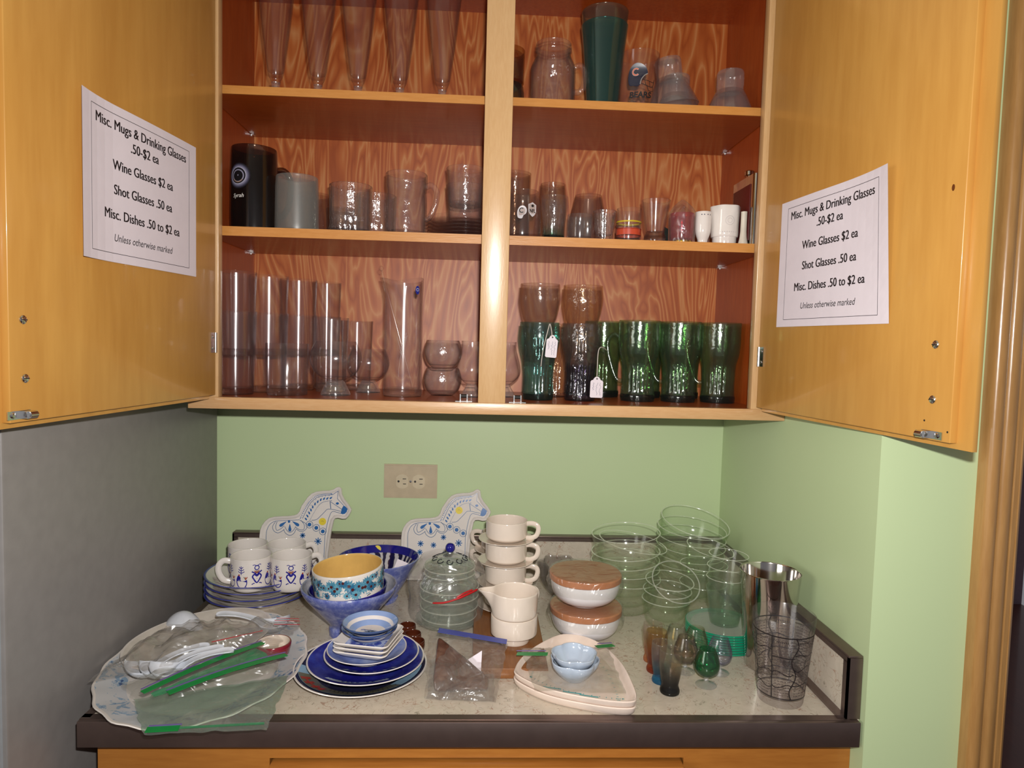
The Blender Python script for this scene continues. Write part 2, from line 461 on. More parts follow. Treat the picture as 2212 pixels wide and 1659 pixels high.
# ------------------------------------------------------------------ upper cabinet
CZ, SF, S2, S1 = 1.3237, 1.3447, 1.6608, 1.9165
cab = thing('upper_cabinet', 'wooden wall cabinet above the counter with both doors standing wide open', 'cabinet', (0, -.16, CZ))
part(G().box(-.5276, .5348, -.010, -.002, 1.33, 2.21, M['ply']), 'back_panel', cab, flat=True)
part(G().box(-.5415, -.5276, -.305, -.002, 1.3245, 2.215, M['side']), 'side_panel', cab, flat=True)
part(G().box(.5348, .5690, -.305, -.002, 1.3245, 2.215, M['side']), 'side_panel', cab, flat=True)
part(G().box(-.5276, .5348, -.305, -.010, 1.3245, SF, M['shelf']), 'bottom_panel', cab, flat=True)
part(G().box(-.5276, .5348, -.305, -.010, 2.195, 2.215, M['side']), 'top_panel', cab, flat=True)
for zz, t in ((S2, .0172), (S1, .0150)):
    s_ = part(G().box(-.5255, .5330, -.2815, -.012, zz-t, zz, M['shelf']), 'shelf', cab, flat=True)
    sub(G().box(-.5255, .5330, -.2845, -.2815, zz-t, zz, M['shelf_edge']), 'edge_strip', s_, flat=True)
    for xx in (-.5276, .5348):
        for yy in (-.262, -.035):
            d = .009 if xx < 0 else -.009
            part(G().box(min(xx, xx+d), max(xx, xx+d), yy-.006, yy+.006, zz-t-.003, zz-t-.0005, M['chrome']).tube([(xx+d*.2, yy, zz-t-.002), (xx+d*.2, yy, zz-t-.005)], .003, M['chrome'], 8), 'shelf_pin', cab)
part(G().bbox(-.5415, -.487, -.3245, -.305, 1.345, 2.215, M['frame'], .001), 'stile', cab)
part(G().bbox(.503, .5695, -.3245, -.305, 1.345, 2.215, M['frame'], .001), 'stile', cab)
st = part(G().bbox(-.0130, .0380, -.3245, -.305, 1.345, 2.15, M['frame'], .0015), 'stile', cab)
part(G().bbox(-.5415, .5695, -.3250, -.305, CZ, 1.3452, M['rail'], .001), 'bottom_rail', cab)
part(G().bbox(-.5415, .5695, -.3245, -.305, 2.15, 2.215, M['rail'], .001), 'top_rail', cab)
# roller catches on the cabinet floor either side of the middle stile
for xx in (-.040, .062):
    g = G(); y = -.292
    g.box(xx-.016, xx+.016, y-.008, y+.008, SF, SF+.0012, M['chrome'])
    g.box(xx-.0075, xx-.0055, y-.007, y+.007, SF+.0012, SF+.014, M['chrome']).box(xx+.0055, xx+.0075, y-.007, y+.007, SF+.0012, SF+.014, M['chrome'])
    g.tube([(xx-.006, y-.003, SF+.0105), (xx+.006, y-.003, SF+.0105)], .0035, M['dark'], 10)
    part(g, 'roller_catch', cab)

def cabinet_door(name_side, hx, hy, ang, sgn):
    """sgn +1: right-hand door. Drawn in its own frame: x along the door from the hinge, y outward (away from the shelves' side), z up"""
    a = R(ang)
    d = Vector((-sgn*cos(a), -sin(a), 0)) if sgn > 0 else Vector((cos(a), -sin(a), 0))
    nn = Vector((-d.y, d.x, 0)) if sgn > 0 else Vector((d.y, -d.x, 0))
    T = Matrix((( d.x, nn.x, 0, hx), (d.y, nn.y, 0, hy), (0, 0, 1, 0), (0, 0, 0, 1)))
    g = G()
    g.bbox(0, .4511, 0, .012, 1.3495, 2.18, M['door'], .0012, T)
    # lipped outer layer with rounded free edge
    pr = [(.004, .010), (.474, .010), (.4745, .0165), (.470, .021), (.462, .0225), (.004, .0225)]
    g.prism(pr, 1.3425, 2.187, M['door'], T)
    o = part(g, 'door', cab, ang=50)
    def hw(gg, nm): return sub(gg, nm, o)
    for s_, z_ in ((.4307 if sgn < 0 else .4201, 1.4705), (.4288 if sgn < 0 else .4205, 1.401)):
        TT = T @ Matrix.Translation((s_, 0, z_)) @ Matrix.Rotation(R(90), 4, 'X')
        gg = G().lathe([(0, 0), (.0052, 0), (.0052, .0012), (.004, .0022), (0, .0026)], M['chrome'], 18, T=TT)
        gg.box(-.0042, .0042, -.0005, .0005, .0022, .0028, M['dark'], TT)
        hw(gg, 'bolt')
    cs, cz = (.4391, 1.3585) if sgn < 0 else (.4228, 1.3565)
    gg = G().box(cs-.0165, cs+.0165, -.0012, 0, cz-.005, cz+.005, M['chrome'], T)
    gg.box(cs-.0165, cs-.001, -.010, -.0012, cz-.0045, cz+.0045, M['chrome'], T).tube([tuple(T @ Vector((cs-.014, -.010, cz))), tuple(T @ Vector((cs-.003, -.010, cz)))], .0045, M['chrome'], 12)
    gg.lathe([(0, 0), (.0038, 0), (.003, .0018), (0, .0024)], M['chrome'], 14, T=T @ Matrix.Translation((cs+.009, -.0012, cz)) @ Matrix.Rotation(R(90), 4, 'X'))
    hw(gg, 'catch_strike')
    gg = G().box(.0035, .0175, -.0012, 0, 1.4265, 1.4625, M['chrome'], T)
    for zz in (1.4345, 1.4545):
        gg.lathe([(0, 0), (.0032, 0), (.0026, .0014), (0, .0018)], M['chrome'], 12, T=T @ Matrix.Translation((.0105, -.0012, zz)) @ Matrix.Rotation(R(90), 4, 'X'))
    gg.tube([tuple(T @ Vector((.0015, -.001, 1.4265))), tuple(T @ Vector((.0015, -.001, 1.4625)))], .0025, M['chrome'], 10)
    hw(gg, 'hinge')
    return o, T
DR, TR = cabinet_door('right', .5087, -.3362, 97.466, 1)
DL, TL = cabinet_door('left', -.4893, -.3308, 98.002, -1)
# screw holes and a knot in the right door's face
g = G(); f = lambda u, w: tuple(TR @ Vector((u, -.0004, w)))
g.disc(.4092, 1.3732, .0014, f, M['dark'], 10).disc(.461-.014, 1.363, .0014, f, M['dark'], 10)
g.disc(.4318, 1.6627, .0024, f, plain('knot', '#5b2d0c', .5), 12, .0042)
sub(g, 'screw_hole', DR)

# ------------------------------------------------------------------ price sheets on the doors
SHEET = [('Misc. Mugs & Drinking Glasses', .0195, .0795, 1, 0), ('.50-$2 ea', .0195, .0575, 1, 0), ('Wine Glasses $2 ea', .0195, .0255, 1, 0),
         ('Shot Glasses .50 ea', .0195, -.0085, 1, 0), ('Misc. Dishes .50 to $2 ea', .0195, -.0430, 1, 0), ('Unless otherwise marked', .0148, -.0735, 0, .22)]
def price_sheet(T, s0, z0, flip, label, curl):
    W, H = .2794, .2159
    def lift(u, w):
        a = u/W+.5; b = w/H+.5
        return .0012 + curl[0]*sin(pi*a)*(.4+.6*b) + curl[1]*max(0, a-.55)**2*b*4 + curl[2]*max(0, .3-a)**2*4
    def fn(u, w, o=0):
        s_ = s0 + (W/2 + (u if not flip else -u))
        return tuple(T @ Vector((s_, -lift(u, w)-o, z0+H/2+w)))
    g = G(); nx, ny = 16, 10; vs = []; fs = []
    for o in (0, .0003):
        for j in range(ny+1):
            for i in range(nx+1): vs.append(fn(-W/2+W*i/nx, -H/2+H*j/ny, o))
    k = (nx+1)*(ny+1)
    for o in (0, k):
        for j in range(ny):
            for i in range(nx):
                a = o+j*(nx+1)+i; fs.append((a, a+1, a+nx+2, a+nx+1))
    g.add(vs, fs, M['paper'])
    tf = lambda u, w: fn(u, w, .0006)
    bw, bh = .118, .0955
    P = []
    for (x0, y0), (x1, y1) in (((-bw, -bh), (bw, -bh)), ((bw, -bh), (bw, bh)), ((bw, bh), (-bw, bh)), ((-bw, bh), (-bw, -bh))):
        g.stroke([(x0+(x1-x0)*i/16, y0+(y1-y0)*i/16) for i in range(17)], .0007, tf, M['black'])
    for t, sz, y, b, sh in SHEET:
        for dx in ((-.00045, .00045, 0) if b else (0,)): g.text(t, sz, tf, M['black'], sh, 'CENTER', dx, y-.005, 0, .90)
    o = g.build('price_sheet', flat=True)
    return tag(o, label, 'sign', 'printed price sheets on the doors')
price_sheet(TR, .0569, 1.4987, False, 'printed white price sheet taped on the open right door', (.003, .02, 0))
price_sheet(TL, .0657, 1.5563, True, 'printed white price sheet taped on the open left door', (.003, 0, .03))
# ================================================================== glassware on the shelves
M['clear'] = glass('clear_glass', '#f2eff0', edge=(.60, .55, .57, 1), haze=.018, refl=.8)
M['solid'] = solidglass('thick_clear_glass'); M['solidgreen'] = solidglass('thick_green_glass', '#4f8f5c'); M['solidteal'] = solidglass('thick_teal_glass', '#5fa8a0')
M['clear2'] = glass('clear_pressed_glass', '#efecec', edge=(.42, .38, .39, 1), haze=.04, emboss=(90, .4))
M['cutg'] = glass('cut_crystal', '#f0eeee', edge=(.35, .32, .33, 1), haze=.04, refl=1.6, emboss=(150, .3))
M['amber'] = glass('amber_glass', '#a87a3c', haze=.02, emboss=(120, .4))
M['smoke'] = glass('smoke_brown_glass', '#c6ae9e', haze=.05)
M['teal_pl'] = glass('teal_plastic', '#1f6a60', haze=.20, refl=1.6, hazec='#0f5a52')
M['blackg'] = glass('black_brown_glass', '#3a2418', haze=.02, refl=1.2)
M['frost'] = glass('frosted_glass', '#b4b6b0', haze=.36, rough=.35, hazec='#85867e')
M['green'+'g'] = glass('bottle_green_glass', '#8fb884', haze=.03, refl=1.3, emboss=(75, .25))
M['tealg'] = glass('teal_glass', '#7fbdb6', haze=.03, refl=1.2, emboss=(60, .2))
M['purpleg'] = glass('smoky_purple_glass', haze=.03, refl=1.2, emboss=(80, .5), ramp=[(0, '#3a3048'), (.42, '#4c4258'), (.5, '#b0aeb6'), (1, '#c2bebd')])
M['amberl'] = glass('light_amber_glass', '#d6bf9e', haze=.035, emboss=(80, .5))
M['smokel'] = glass('light_smoke_glass', '#cbbcae', haze=.03, emboss=(60, .25))
M['cokeg'] = glass('pale_green_glass', haze=.03, emboss=(90, .4), ramp=[(0, '#5f9a72'), (.22, '#b8d0c2'), (.4, '#e8e8e4'), (1, '#ebe8e6')])
M['lav'] = glass('lavender_glass', '#cfc0cc', haze=.12)
M['gold_glint'] = glass('gold_glint_glass', '#f4e6c4', haze=.10, refl=1.5)  # golden reflection painted as a tint

M['foot'] = glass('foot_sheen_glass', '#fafafa', edge=(.72, .70, .72, 1), haze=.16, refl=2.4)  # white haze puts the bright reflections into the foot colour
# ---- top shelf, left: footed pilsner glasses
fl_o = sm([(.028, 0), (.0285, .003), (.012, .008), (.0080, .016), (.0076, .030), (.0092, .040), (.0130, .048), (.0168, .062), (.0195, .082), (.0245, .12), (.0305, .172), (.0365, .232)], 3)
FL = None
fl_spots = [(-.4225, -.205), (-.3421, -.2), (-.2639, -.2), (-.1822, -.2), (-.0987, -.2)]
fl_lab = ['tall pilsner glass nearest the left door, end of the row of five', 'tall pilsner glass second from the left door on the top shelf', 'middle pilsner glass of the five in the top shelf row',
          'tall pilsner glass second from the middle stile on the top shelf', 'tall pilsner glass next to the middle stile on the top shelf']
for (x, y), lb in zip(fl_spots, fl_lab):
    if FL is None:
        FL = thing('pilsner_glass', lb, 'glass', (x, y, S1), 0, 'pilsner glasses on the top shelf')
        bowl = [(r, z) for r, z in fl_o if z >= .036]
        G().lathe(shell([(0.0088, .036)] + bowl[1:], .0016, .056), M['clear'], 40).build('bowl', FL)
        G().lathe([(0, 0)] + [(r, z) for r, z in fl_o if z < .036] + [(.0088, .036), (0, .036)], M['foot'], 32).build('foot', FL)
    else: dup(FL, (x, y, S1), lb)

# ---- top shelf, right
t = thing('amber_tumbler', 'brown amber tumbler with dark knobbly base, half hidden by the middle stile', 'glass', (.030, -.2, S1))
G().lathe(shell([(.029, .052), (.033, .056), (.034, .118)], .002, .058), M['amber'], 40).build('bowl', t)
G().lathe([(0, 0), (.026, 0), (.031, .006), (.034, .02), (.034, .036), (.031, .05), (.029, .0525), (0, .0525)], glass('dark_amber_base', '#4a3a1c', haze=.03, refl=1.6), 60,
          mod=lambda a, r, z: r*(1+.05*cos(11*a)*sin(z*170)) if r > .02 else r).build('base', t)
t = thing('mason_jar_mug', 'clear glass jar mug with screw threads and handle on top shelf', 'mug', (.1207, -.2, S1))
body = sm([(.040, 0), (.0435, .005), (.0443, .02), (.0443, .080), (.042, .094), (.0365, .106), (.0345, .112), (.0345, .118), (.0362, .1205), (.0345, .123), (.0362, .126), (.0345, .1285), (.0352, .134)], 3)
G().lathe(shell(body, .0024, .006), M['clear2'], 44).build('body', t)
h = sm([(.041, -.012, .088), (.052, -.016, .090), (.060, -.019, .078), (.060, -.019, .052), (.052, -.016, .040), (.0425, -.012, .040)], 5)
G().tube(h, .0045, M['clear2'], 10, sq=1.3).build('handle', t)
tu_o = sm([(.0285, 0), (.0302, .003), (.0335, .04), (.0405, .12), (.0462, .172), (.0470, .18)], 3)
solo(G().lathe(shell(tu_o, .0018, .004), M['teal_pl'], 48), 'plastic_tumbler', 'dark teal plastic tumbler standing on the top shelf under another', 'tumbler', (.2235, -.185, S1), group='nested teal tumblers')
solo(G().lathe(shell(tu_o, .0018, .004), glass('olive_teal_plastic', '#a8b088', edge=(.10, .20, .15, 1), haze=.05, refl=1.3), 48), 'plastic_tumbler', 'olive rimmed teal plastic tumbler nested in the lower teal one', 'tumbler', (.2235, -.185, S1+.0268), group='nested teal tumblers')
t = thing('helmet_glass', 'clear glass printed with a navy football helmet beside the teal tumblers', 'glass', (.2945, -.195, S1))
pr = [(.0385, 0), (.0395, .004), (.0400, .06), (.0402, .122)]
g = G().lathe(shell(pr, .0018, .006), M['clear'], 44)
f = on_wall(pr, -pi/2-.02, .0005); navy = plain('navy_print', '#161b33', .3); org = plain('orange_print', '#c8502e', .3); grey = plain('grey_print', '#8a8580', .4)
hel = sm([(-.026, .052), (-.029, .066), (-.026, .083), (-.016, .093), (-.004, .0925), (.006, .085), (.0095, .074), (.002, .070), (-.003, .064), (-.004, .054), (-.010, .049), (-.018, .0505)], 3, True)
g.fill(hel, f, navy)
f2 = on_wall(pr, -pi/2-.02, .0009)
g.ring(-.0135, .0765, .0062, .0030, f2, plain('pale_print', '#d8c8c0', .3), 20, R(45), R(315)); f3 = on_wall(pr, -pi/2-.02, .0012)
g.ring(-.0135, .0765, .0062, .0017, f3, org, 20, R(48), R(312))
g.stroke(sm([(.0095, .074), (.003, .070), (-.003, .062), (-.005, .053)], 4), .0016, f2, grey)
for p in ([(.0, .062), (.012, .060), (.022, .058), (.024, .064)], [(-.003, .055), (.010, .050), (.021, .050), (.024, .064)], [(.004, .061), (.006, .051)], [(.013, .060), (.015, .050)], [(.008, .052), (.012, .042), (.022, .042), (.021, .05)]):
    g.stroke(sm(p, 3), .0011, f2, M['black'])
g.text('BEARS', .0155, f2, M['black'], .1, 'CENTER', -.004, .028, .0006, 1.0)
g.build('body', t)
M['cone'] = glass('conical_glass', '#f0eeee', edge=(.62, .60, .60, 1), haze=.10, refl=1.6)
inv = [(.0515, 0, None), (.0522, .001, None), (.0450, .020, None), (.0330, .048, None), (.0268, .059, None), (.0262, .064, None), (.0268, .068, None), (.0270, .092, None), (.0255, .0965, None), (0, .0975, None)]
invi = [(0, .056, None), (.021, .054, None), (.0300, .047, None), (.0425, .020, None), (.0498, 0, None), (.0515, 0, None)]
IV = thing('upturned_glass', 'clear conical glass stored upside down nearest the right side panel', 'glass', (.4795, -.2, S1), 0, 'upturned conical glasses')
G().lathe([q for q in invi if q[1] < .0565][:-1] + [(.0498, 0)] + [q[:2] for q in inv if q[1] <= .0591], M['cone'], 44).build('bowl', IV)
G().lathe([(0, .0585)] + [(.0268, .059)] + [q[:2] for q in inv if q[1] > .0592], M['foot'], 44).build('foot', IV)
dup(IV, (.380, -.165, S1), 'clear conical glass upside down under a tilted one')
dup(IV, (.3745, -.165, S1+.034), 'tilted clear conical glass leaning on top of an upturned one', rot=(0, R(-9), 0))

# ---- middle shelf, left
t = thing('dark_mug', 'tall black glass mug with glowing ring picture beside the left door', 'mug', (-.4645, -.2, S2))
pr = sm([(.043, 0), (.0442, .004), (.0445, .05), (.0440, .12), (.0425, .163)], 3)
g = G().lathe(shell(pr, .0026, .008), M['blackg'], 48)
f = on_wall(pr, -pi/2-.28, .0006)
def ringmat():
    n = N('hazy_ring_print'); tc = n.n('ShaderNodeTexCoord')
    return n
for i, (rr, c) in enumerate(((.0245, '#1d1a20'), (.0225, '#3b3a48'), (.0205, '#5c5a70'), (.0185, '#7e7c92'), (.0165, '#a5a2b4'))):
    g.disc(-.004, .103, rr, on_wall(pr, -pi/2-.28, .0004+.0002*i), plain('ring_print', c, .35), 28)
f6 = on_wall(pr, -pi/2-.28, .0016); f7 = on_wall(pr, -pi/2-.28, .0019)
g.disc(-.004, .103, .0150, f6, M['black'], 26); g.ring(-.004, .1025, .0112, .0022, f7, plain('ring_print', '#8b889c', .35), 24); g.ring(-.004, .1005, .0098, .0014, f7, plain('ring_print', '#a07a58', .35), 14, R(200), R(330))
g.disc(-.004, .1035, .0014, f7, plain('ring_print', '#8b889c', .35), 8)
g.text('Syrah', .0105, f6, plain('pale_print', '#d8d2cc', .35), .25, 'CENTER', -.004, .062, .0001)
g.build('body', t)
G().tube(sm([(.030, .030, .130), (.046, .044, .134), (.056, .053, .115), (.054, .051, .07), (.044, .043, .045), (.030, .031, .045)], 5), .006, M['blackg'], 10).build('handle', t)
solo(G().lathe(shell(sm([(.038, 0), (.0415, .004), (.0418, .03), (.0412, .085), (.040, .1115)], 3), .003, .008), M['frost'], 48), 'frosted_glass', 'grey green frosted glass beside the black mug', 'glass', (-.3810, -.2, S2))
B1 = solo(G().lathe(shell([(.030, 0), (.033, .004), (.036, .10)], .002, .006), M['smokel'], 40), 'brown_tinted_tumbler', 'brown tinted tumbler peeking out behind the frosted glass', 'glass', (-.372, -.092, S2))
dup(B1, (-.325, -.055, S2), 'shorter brown tinted tumbler behind, between frosted and cut glasses', scale=(.85, .85, .80))
def flutes(k, a, z0, z1):
    def md(t, r, z):
        if r < .012: return r
        w = max(0, min(1, (z-z0)/.006))*max(0, min(1, (z1-z)/.012))
        return r*(1 + a*w*(abs(cos(k*t/2))-.5))
    return md
def cutmod(t, r, z):
    if r < .012: return r
    if z < .038: return r*(1+.035*cos(9*t+z*180)*cos(9*t-z*180))
    return r*(1+.03*(abs(cos(8*t))-.6))
zs = [.003+.003*i for i in range(13)]
cut_o = [(.0385, 0)] + [(.0395+.0012*(z/.04), z) for z in zs] + [(.0412, .05), (.0418, .0985)]
CU = solo(core(G().lathe(shell(cut_o, .0035, .012), M['cutg'], 108, mod=cutmod), cut_o, .012, M['solid'], 108, cutmod), 'cut_rocks_glass', 'sparkling cut crystal rocks glass at the front of the middle shelf', 'glass', (-.2755, -.2, S2), group='cut crystal rocks glasses')
dup(CU, (-.238, -.115, S2), 'second cut crystal rocks glass half hidden behind the front one')
t = thing('clear_beer_mug', 'clear barrel shaped beer mug with ear handle on the middle shelf', 'mug', (-.1655, -.2, S2))
mg = sm([(.035, 0), (.0385, .004), (.0408, .025), (.0410, .07), (.0395, .09), (.0415, .104), (.0412, .1255)], 3)
G().lathe(shell(mg, .003, .012), M['clear2'], 48).build('body', t)
G().tube(sm([(.0385, -.010, .100), (.050, -.013, .104), (.0605, -.016, .092), (.060, -.016, .070), (.050, -.013, .045), (.0385, -.010, .036)], 5), .0048, M['clear2'], 10, sq=1.2).build('handle', t)
ps = sm([(.048, 0), (.050, .002), (.070, .0045), (.0785, .0095)], 3)
PL = None
pl_lab = ['lowest', 'second lowest', 'third from the bottom', 'third from the top', 'second highest', 'topmost']
for i in range(6):
    lb = f'clear glass saucer, {pl_lab[i]} of the saucer stack behind the middle stile'
    if PL is None: PL = solo(G().lathe(shell(ps, .0022, .0022), glass('saucer_glass', '#fbfafa', edge=(.7, .66, .66, 1), haze=.012, refl=1.2), 56), 'glass_saucer', lb, 'saucer', (-.047, -.185, S2), group='stacked glass saucers')
    else: dup(PL, (-.047, -.185, S2+.0068*i), lb)
ts = [(.031, 0), (.033, .003), (.0385, .070), (.039, .074)]
TS = solo(G().lathe(shell(ts, .002, .006), M['clear2'], 44), 'stacked_tumbler', 'small clear tumbler standing directly on the stacked glass saucers', 'glass', (-.049, -.185, S2+.0366), group='tumblers on the saucers')
dup(TS, (-.049, -.185, S2+.0366+.034), 'small clear tumbler nested on top, highest on the saucers')

# ---- middle shelf, right
t = thing('shield_glass', 'squat smoky brown glass with white shield and helmet prints', 'glass', (.0665, -.22, S2))
pr = sm([(.030, 0), (.034, .003), (.0362, .015), (.0365, .045), (.035, .068), (.0315, .085), (.0305, .096)], 4)
g = G().lathe(shell(pr, .002, .010), M['smoke'], 44); f = on_wall(pr, -pi/2+.02, .0005); f2 = on_wall(pr, -pi/2+.02, .0009)
pale = plain('white_print', '#c9c4c8', .35)
sh = [(.008, .066), (.0125, .068), (.017, .0705), (.0215, .068), (.026, .066), (.0255, .052), (.022, .046), (.017, .042), (.012, .046), (.0085, .052)]
g.fill(sh, f, pale); g.text('NFL', .0095, f2, M['black'], 0, 'CENTER', .017, .0505, .0003, .8); g.disc(.017, .0635, .0028, f2, M['black'], 10)
hl = sm([(-.012, .040), (-.013, .052), (-.008, .061), (.000, .062), (.005, .056), (.004, .048), (-.001, .044), (-.004, .038)], 3, True)
g.fill(hl, f, pale); g.ring(-.0045, .0535, .0042, .0018, f2, M['black'], 16, R(45), R(315))
g.build('body', t)
solo(G().lathe(shell([(.030, 0), (.032, .004), (.0335, .155)], .002, .008), M['smokel'], 40), 'tall_smoky_tumbler', 'tall smoky tumbler rising behind the shield print glass', 'glass', (.0545, -.12, S2))
ck = sm([(.021, 0), (.0215, .006), (.0205, .02), (.0215, .035), (.0255, .055), (.0275, .070), (.0268, .0875)], 4)
solo(core(G().lathe(shell(ck, .0022, .012), M['cokeg'], 48, mod=flutes(16, .05, .004, .05)), ck, .012, M['solidgreen']), 'bell_glass', 'small bell shaped glass with thick green tinted base', 'glass', (.1290, -.222, S2))
solo(G().lathe(shell([(.025, 0), (.027, .004), (.0300, .10), (.0265, .134)], .002, .008), M['smokel'], 40), 'tall_tinted_tumbler', 'amber tinted tumbler standing behind the green based bell glass', 'glass', (.1345, -.125, S2))
br = sm([(.028, 0), (.030, .002), (.036, .016), (.0408, .042), (.0400, .062), (.034, .088), (.0285, .113)], 4)
solo(G().lathe(shell(br, .0016, .008), M['smoke'], 44), 'stemless_snifter', 'wide brown stemless snifter narrowing to the rim, behind the shot glasses', 'glass', (.2110, -.125, S2))
solo(G().lathe(shell([(.0235, 0), (.0247, .003), (.0255, .030), (.0255, .0535)], .0022, .010), glass('bluish_glass', '#dfe8ec', haze=.03), 36, mod=flutes(12, .03, .003, .05)), 'low_shot_glass', 'low bluish shot glass below the brown snifter', 'shot glass', (.1812, -.222, S2))
solo(G().lathe(shell([(.0150, 0), (.0160, .004), (.0190, .03), (.0235, .0625)], .0025, .016), M['cutg'], 72, mod=flutes(12, .09, .002, .058)), 'fluted_shot_glass', 'clear fluted shot glass flaring to the rim, beside the low bluish one', 'shot glass', (.2300, -.223, S2))
pr = [(.0225, 0), (.0240, .003), (.0246, .02), (.0246, .069)]
g = G().lathe(shell(pr, .002, .008), M['clear'], 40); f = on_wall(pr, -pi/2, .0004)
for z, w_, c in ((.0425, .0028, '#b9a21e'), (.0225, .0120, '#b5442a'), (.0285, .0022, '#8d2a1a'), (.0055, .0030, '#17151f')):
    mm = plain('band_print', c, .3); g.stroke([(.155*i/40-.0775, z) for i in range(41)], w_, f, mm, False)
g.add([f(0, .01)]*3, [(0, 1, 2)], M['clear'])
solo(g, 'banded_shot_glass', 'shot glass with yellow and red painted bands', 'shot glass', (.2792, -.222, S2))
ft = sm([(.019, 0), (.0215, .004), (.0220, .014), (.0195, .022), (.0190, .026), (.0225, .045), (.0290, .088)], 4)
solo(core(G().lathe(shell(ft, .0022, .027), M['clear'], 44), ft, .027, M['solid']), 'waisted_shot_glass', 'tall clear shot glass with heavy waisted base beside the red one', 'shot glass', (.3330, -.220, S2))
t = thing('wrapped_red_shot_glass', 'red shot glass with gold foot wrapped in clear plastic', 'shot glass', (.3865, -.222, S2))
G().lathe(shell([(.0205, .010), (.0215, .013), (.0238, .063)], .002, .014), glass('ruby_glass', '#b41a28', haze=.45, hazec='#a81c2c'), 40).build('cup', t)
G().lathe([(0, 0), (.020, 0), (.0212, .002), (.0206, .0099), (0, .0099)], plain('gold_foot', '#b08a1c', .2, .9), 36).build('foot', t)
def wrap(prof, m, seed, amp, n=40):
    def md(a, r, z):
        v = noise.noise(Vector((cos(a)*2.3+seed, sin(a)*2.3, z*42)))
        return max(r*.6, r*(1+amp*v))
    return G().lathe(prof, m, n, mod=md)
M['film'] = film('clear_film'); M['filmg'] = film('grey_film', '#faf9f8', .05, .09)
wrap([(.0262, .0), (.0268, .02), (.0270, .06), (.0262, .066), (.020, .076), (.010, .086), (.002, .092)], M['film'], 1.3, .035).build('plastic_wrap', t)
solo(G().prism([(-.006, -.020), (.006, -.020), (.007, .018), (-.001, .022)], 0, .0015, plain('dark_green_card', '#18231f', .4), Matrix.Rotation(R(84), 4, 'X') @ Matrix.Translation((0, .0205, 0))), 'dark_card_tag', 'small dark green tag standing beside the wrapped red shot glass', 'tag', (.3605, -.196, S2), rot=(0, 0, R(8)))
t = thing('white_footed_cup', 'small plain white cup on a narrowing foot beside the wrapped red glass', 'cup', (.4275, -.228, S2))
g = G().lathe(shell(sm([(.0095, 0), (.0100, .012), (.0135, .022), (.0155, .034), (.0160, .0665)], 3), .002, .02), M['white'], 36)
fx = on_wall([(.0160, .03), (.0160, .07)], -pi/2, .0004)
for u in (-.008, -.003, .004, .010): g.disc(u, .0605, .0012, fx, plain('grey_print', '#4e4a58', .4), 8)
g.build('body', t)
solo(G().lathe(shell(sm([(.0085, 0), (.009, .004), (.0085, .03), (.0098, .064)], 3), .0015, .01), M['lav'], 28), 'lavender_cordial_glass', 'narrow lavender tinted cordial glass beside the embossed white cup', 'glass', (.4420, -.200, S2))
t = thing('embossed_white_cup', 'white ceramic cup with scalloped rim and embossed seal', 'cup', (.4735, -.222, S2))
eo = sm([(.0215, 0), (.0225, .004), (.0235, .012), (.0238, .019), (.0268, .0215), (.0275, .045), (.0295, .079)], 3)
def scal(a, r, z): return r*(1+.035*cos(6*a)*max(0, (z-.025)/.055)) if r > .01 else r
g = G().lathe(shell(eo, .0025, .02), M['white'], 72, mod=scal); f = on_wall([(r*1.03, z) for r, z in eo], -pi/2, .0006)
emb = plain('glaze_relief', '#c9c2bf', .12, 0, .5, .3)
g.ring(0, .0495, .0085, .0012, f, emb, 24).ring(0, .0495, .0045, .0012, f, emb, 18)
for i in range(9): g.disc(-.018+.0045*i, .0275, .0013, f, emb, 8)
g.build('body', t)
solo(G().lathe(sm([(0, 0), (.0105, 0), (.0105, .003), (.0080, .012), (.0062, .028), (.0060, .064), (.0055, .067), (0, .0675)], 2), plain('pearl_white', '#d8cfc0', .22, .2), 28), 'silver_bell_handle', 'slim pale bell shaped piece with flared foot beside the flask', 'ornament', (.5035, -.245, S2))
t = thing('hip_flask', 'upright steel hip flask with burgundy leather side against the cabinet side', 'flask', (.5215, -.205, S2))
pts = [(.0085*cos(a), -.050 + .0085*sin(a)) for a in [pi+pi*i/10 for i in range(11)]] + [(.0085*cos(a), .050 + .0085*sin(a)) for a in [pi*i/10 for i in range(11)]]
G().prism(pts, 0, .140, M['steel']).build('body', t)
bl = plain('burgundy_leather', '#571512', .5)
G().bbox(-.0102, -.0086, -.044, .046, .012, .122, bl, .0006).build('leather_wrap', t)
G().lathe([(0, .1405), (.006, .1405), (.006, .1445), (.0095, .146), (.0095, .153), (.007, .155), (0, .155)], M['steel'], 24, T=Matrix.Translation((0, -.012, 0))).build('cap', t)
solo(G().lathe(shell([(.0055, 0), (.0058, .002), (.0058, .066)], .001, .003), M['steel'], 20), 'steel_cup', 'narrow steel tube cup standing just behind the slim pale piece', 'cup', (.5040, -.190, S2))

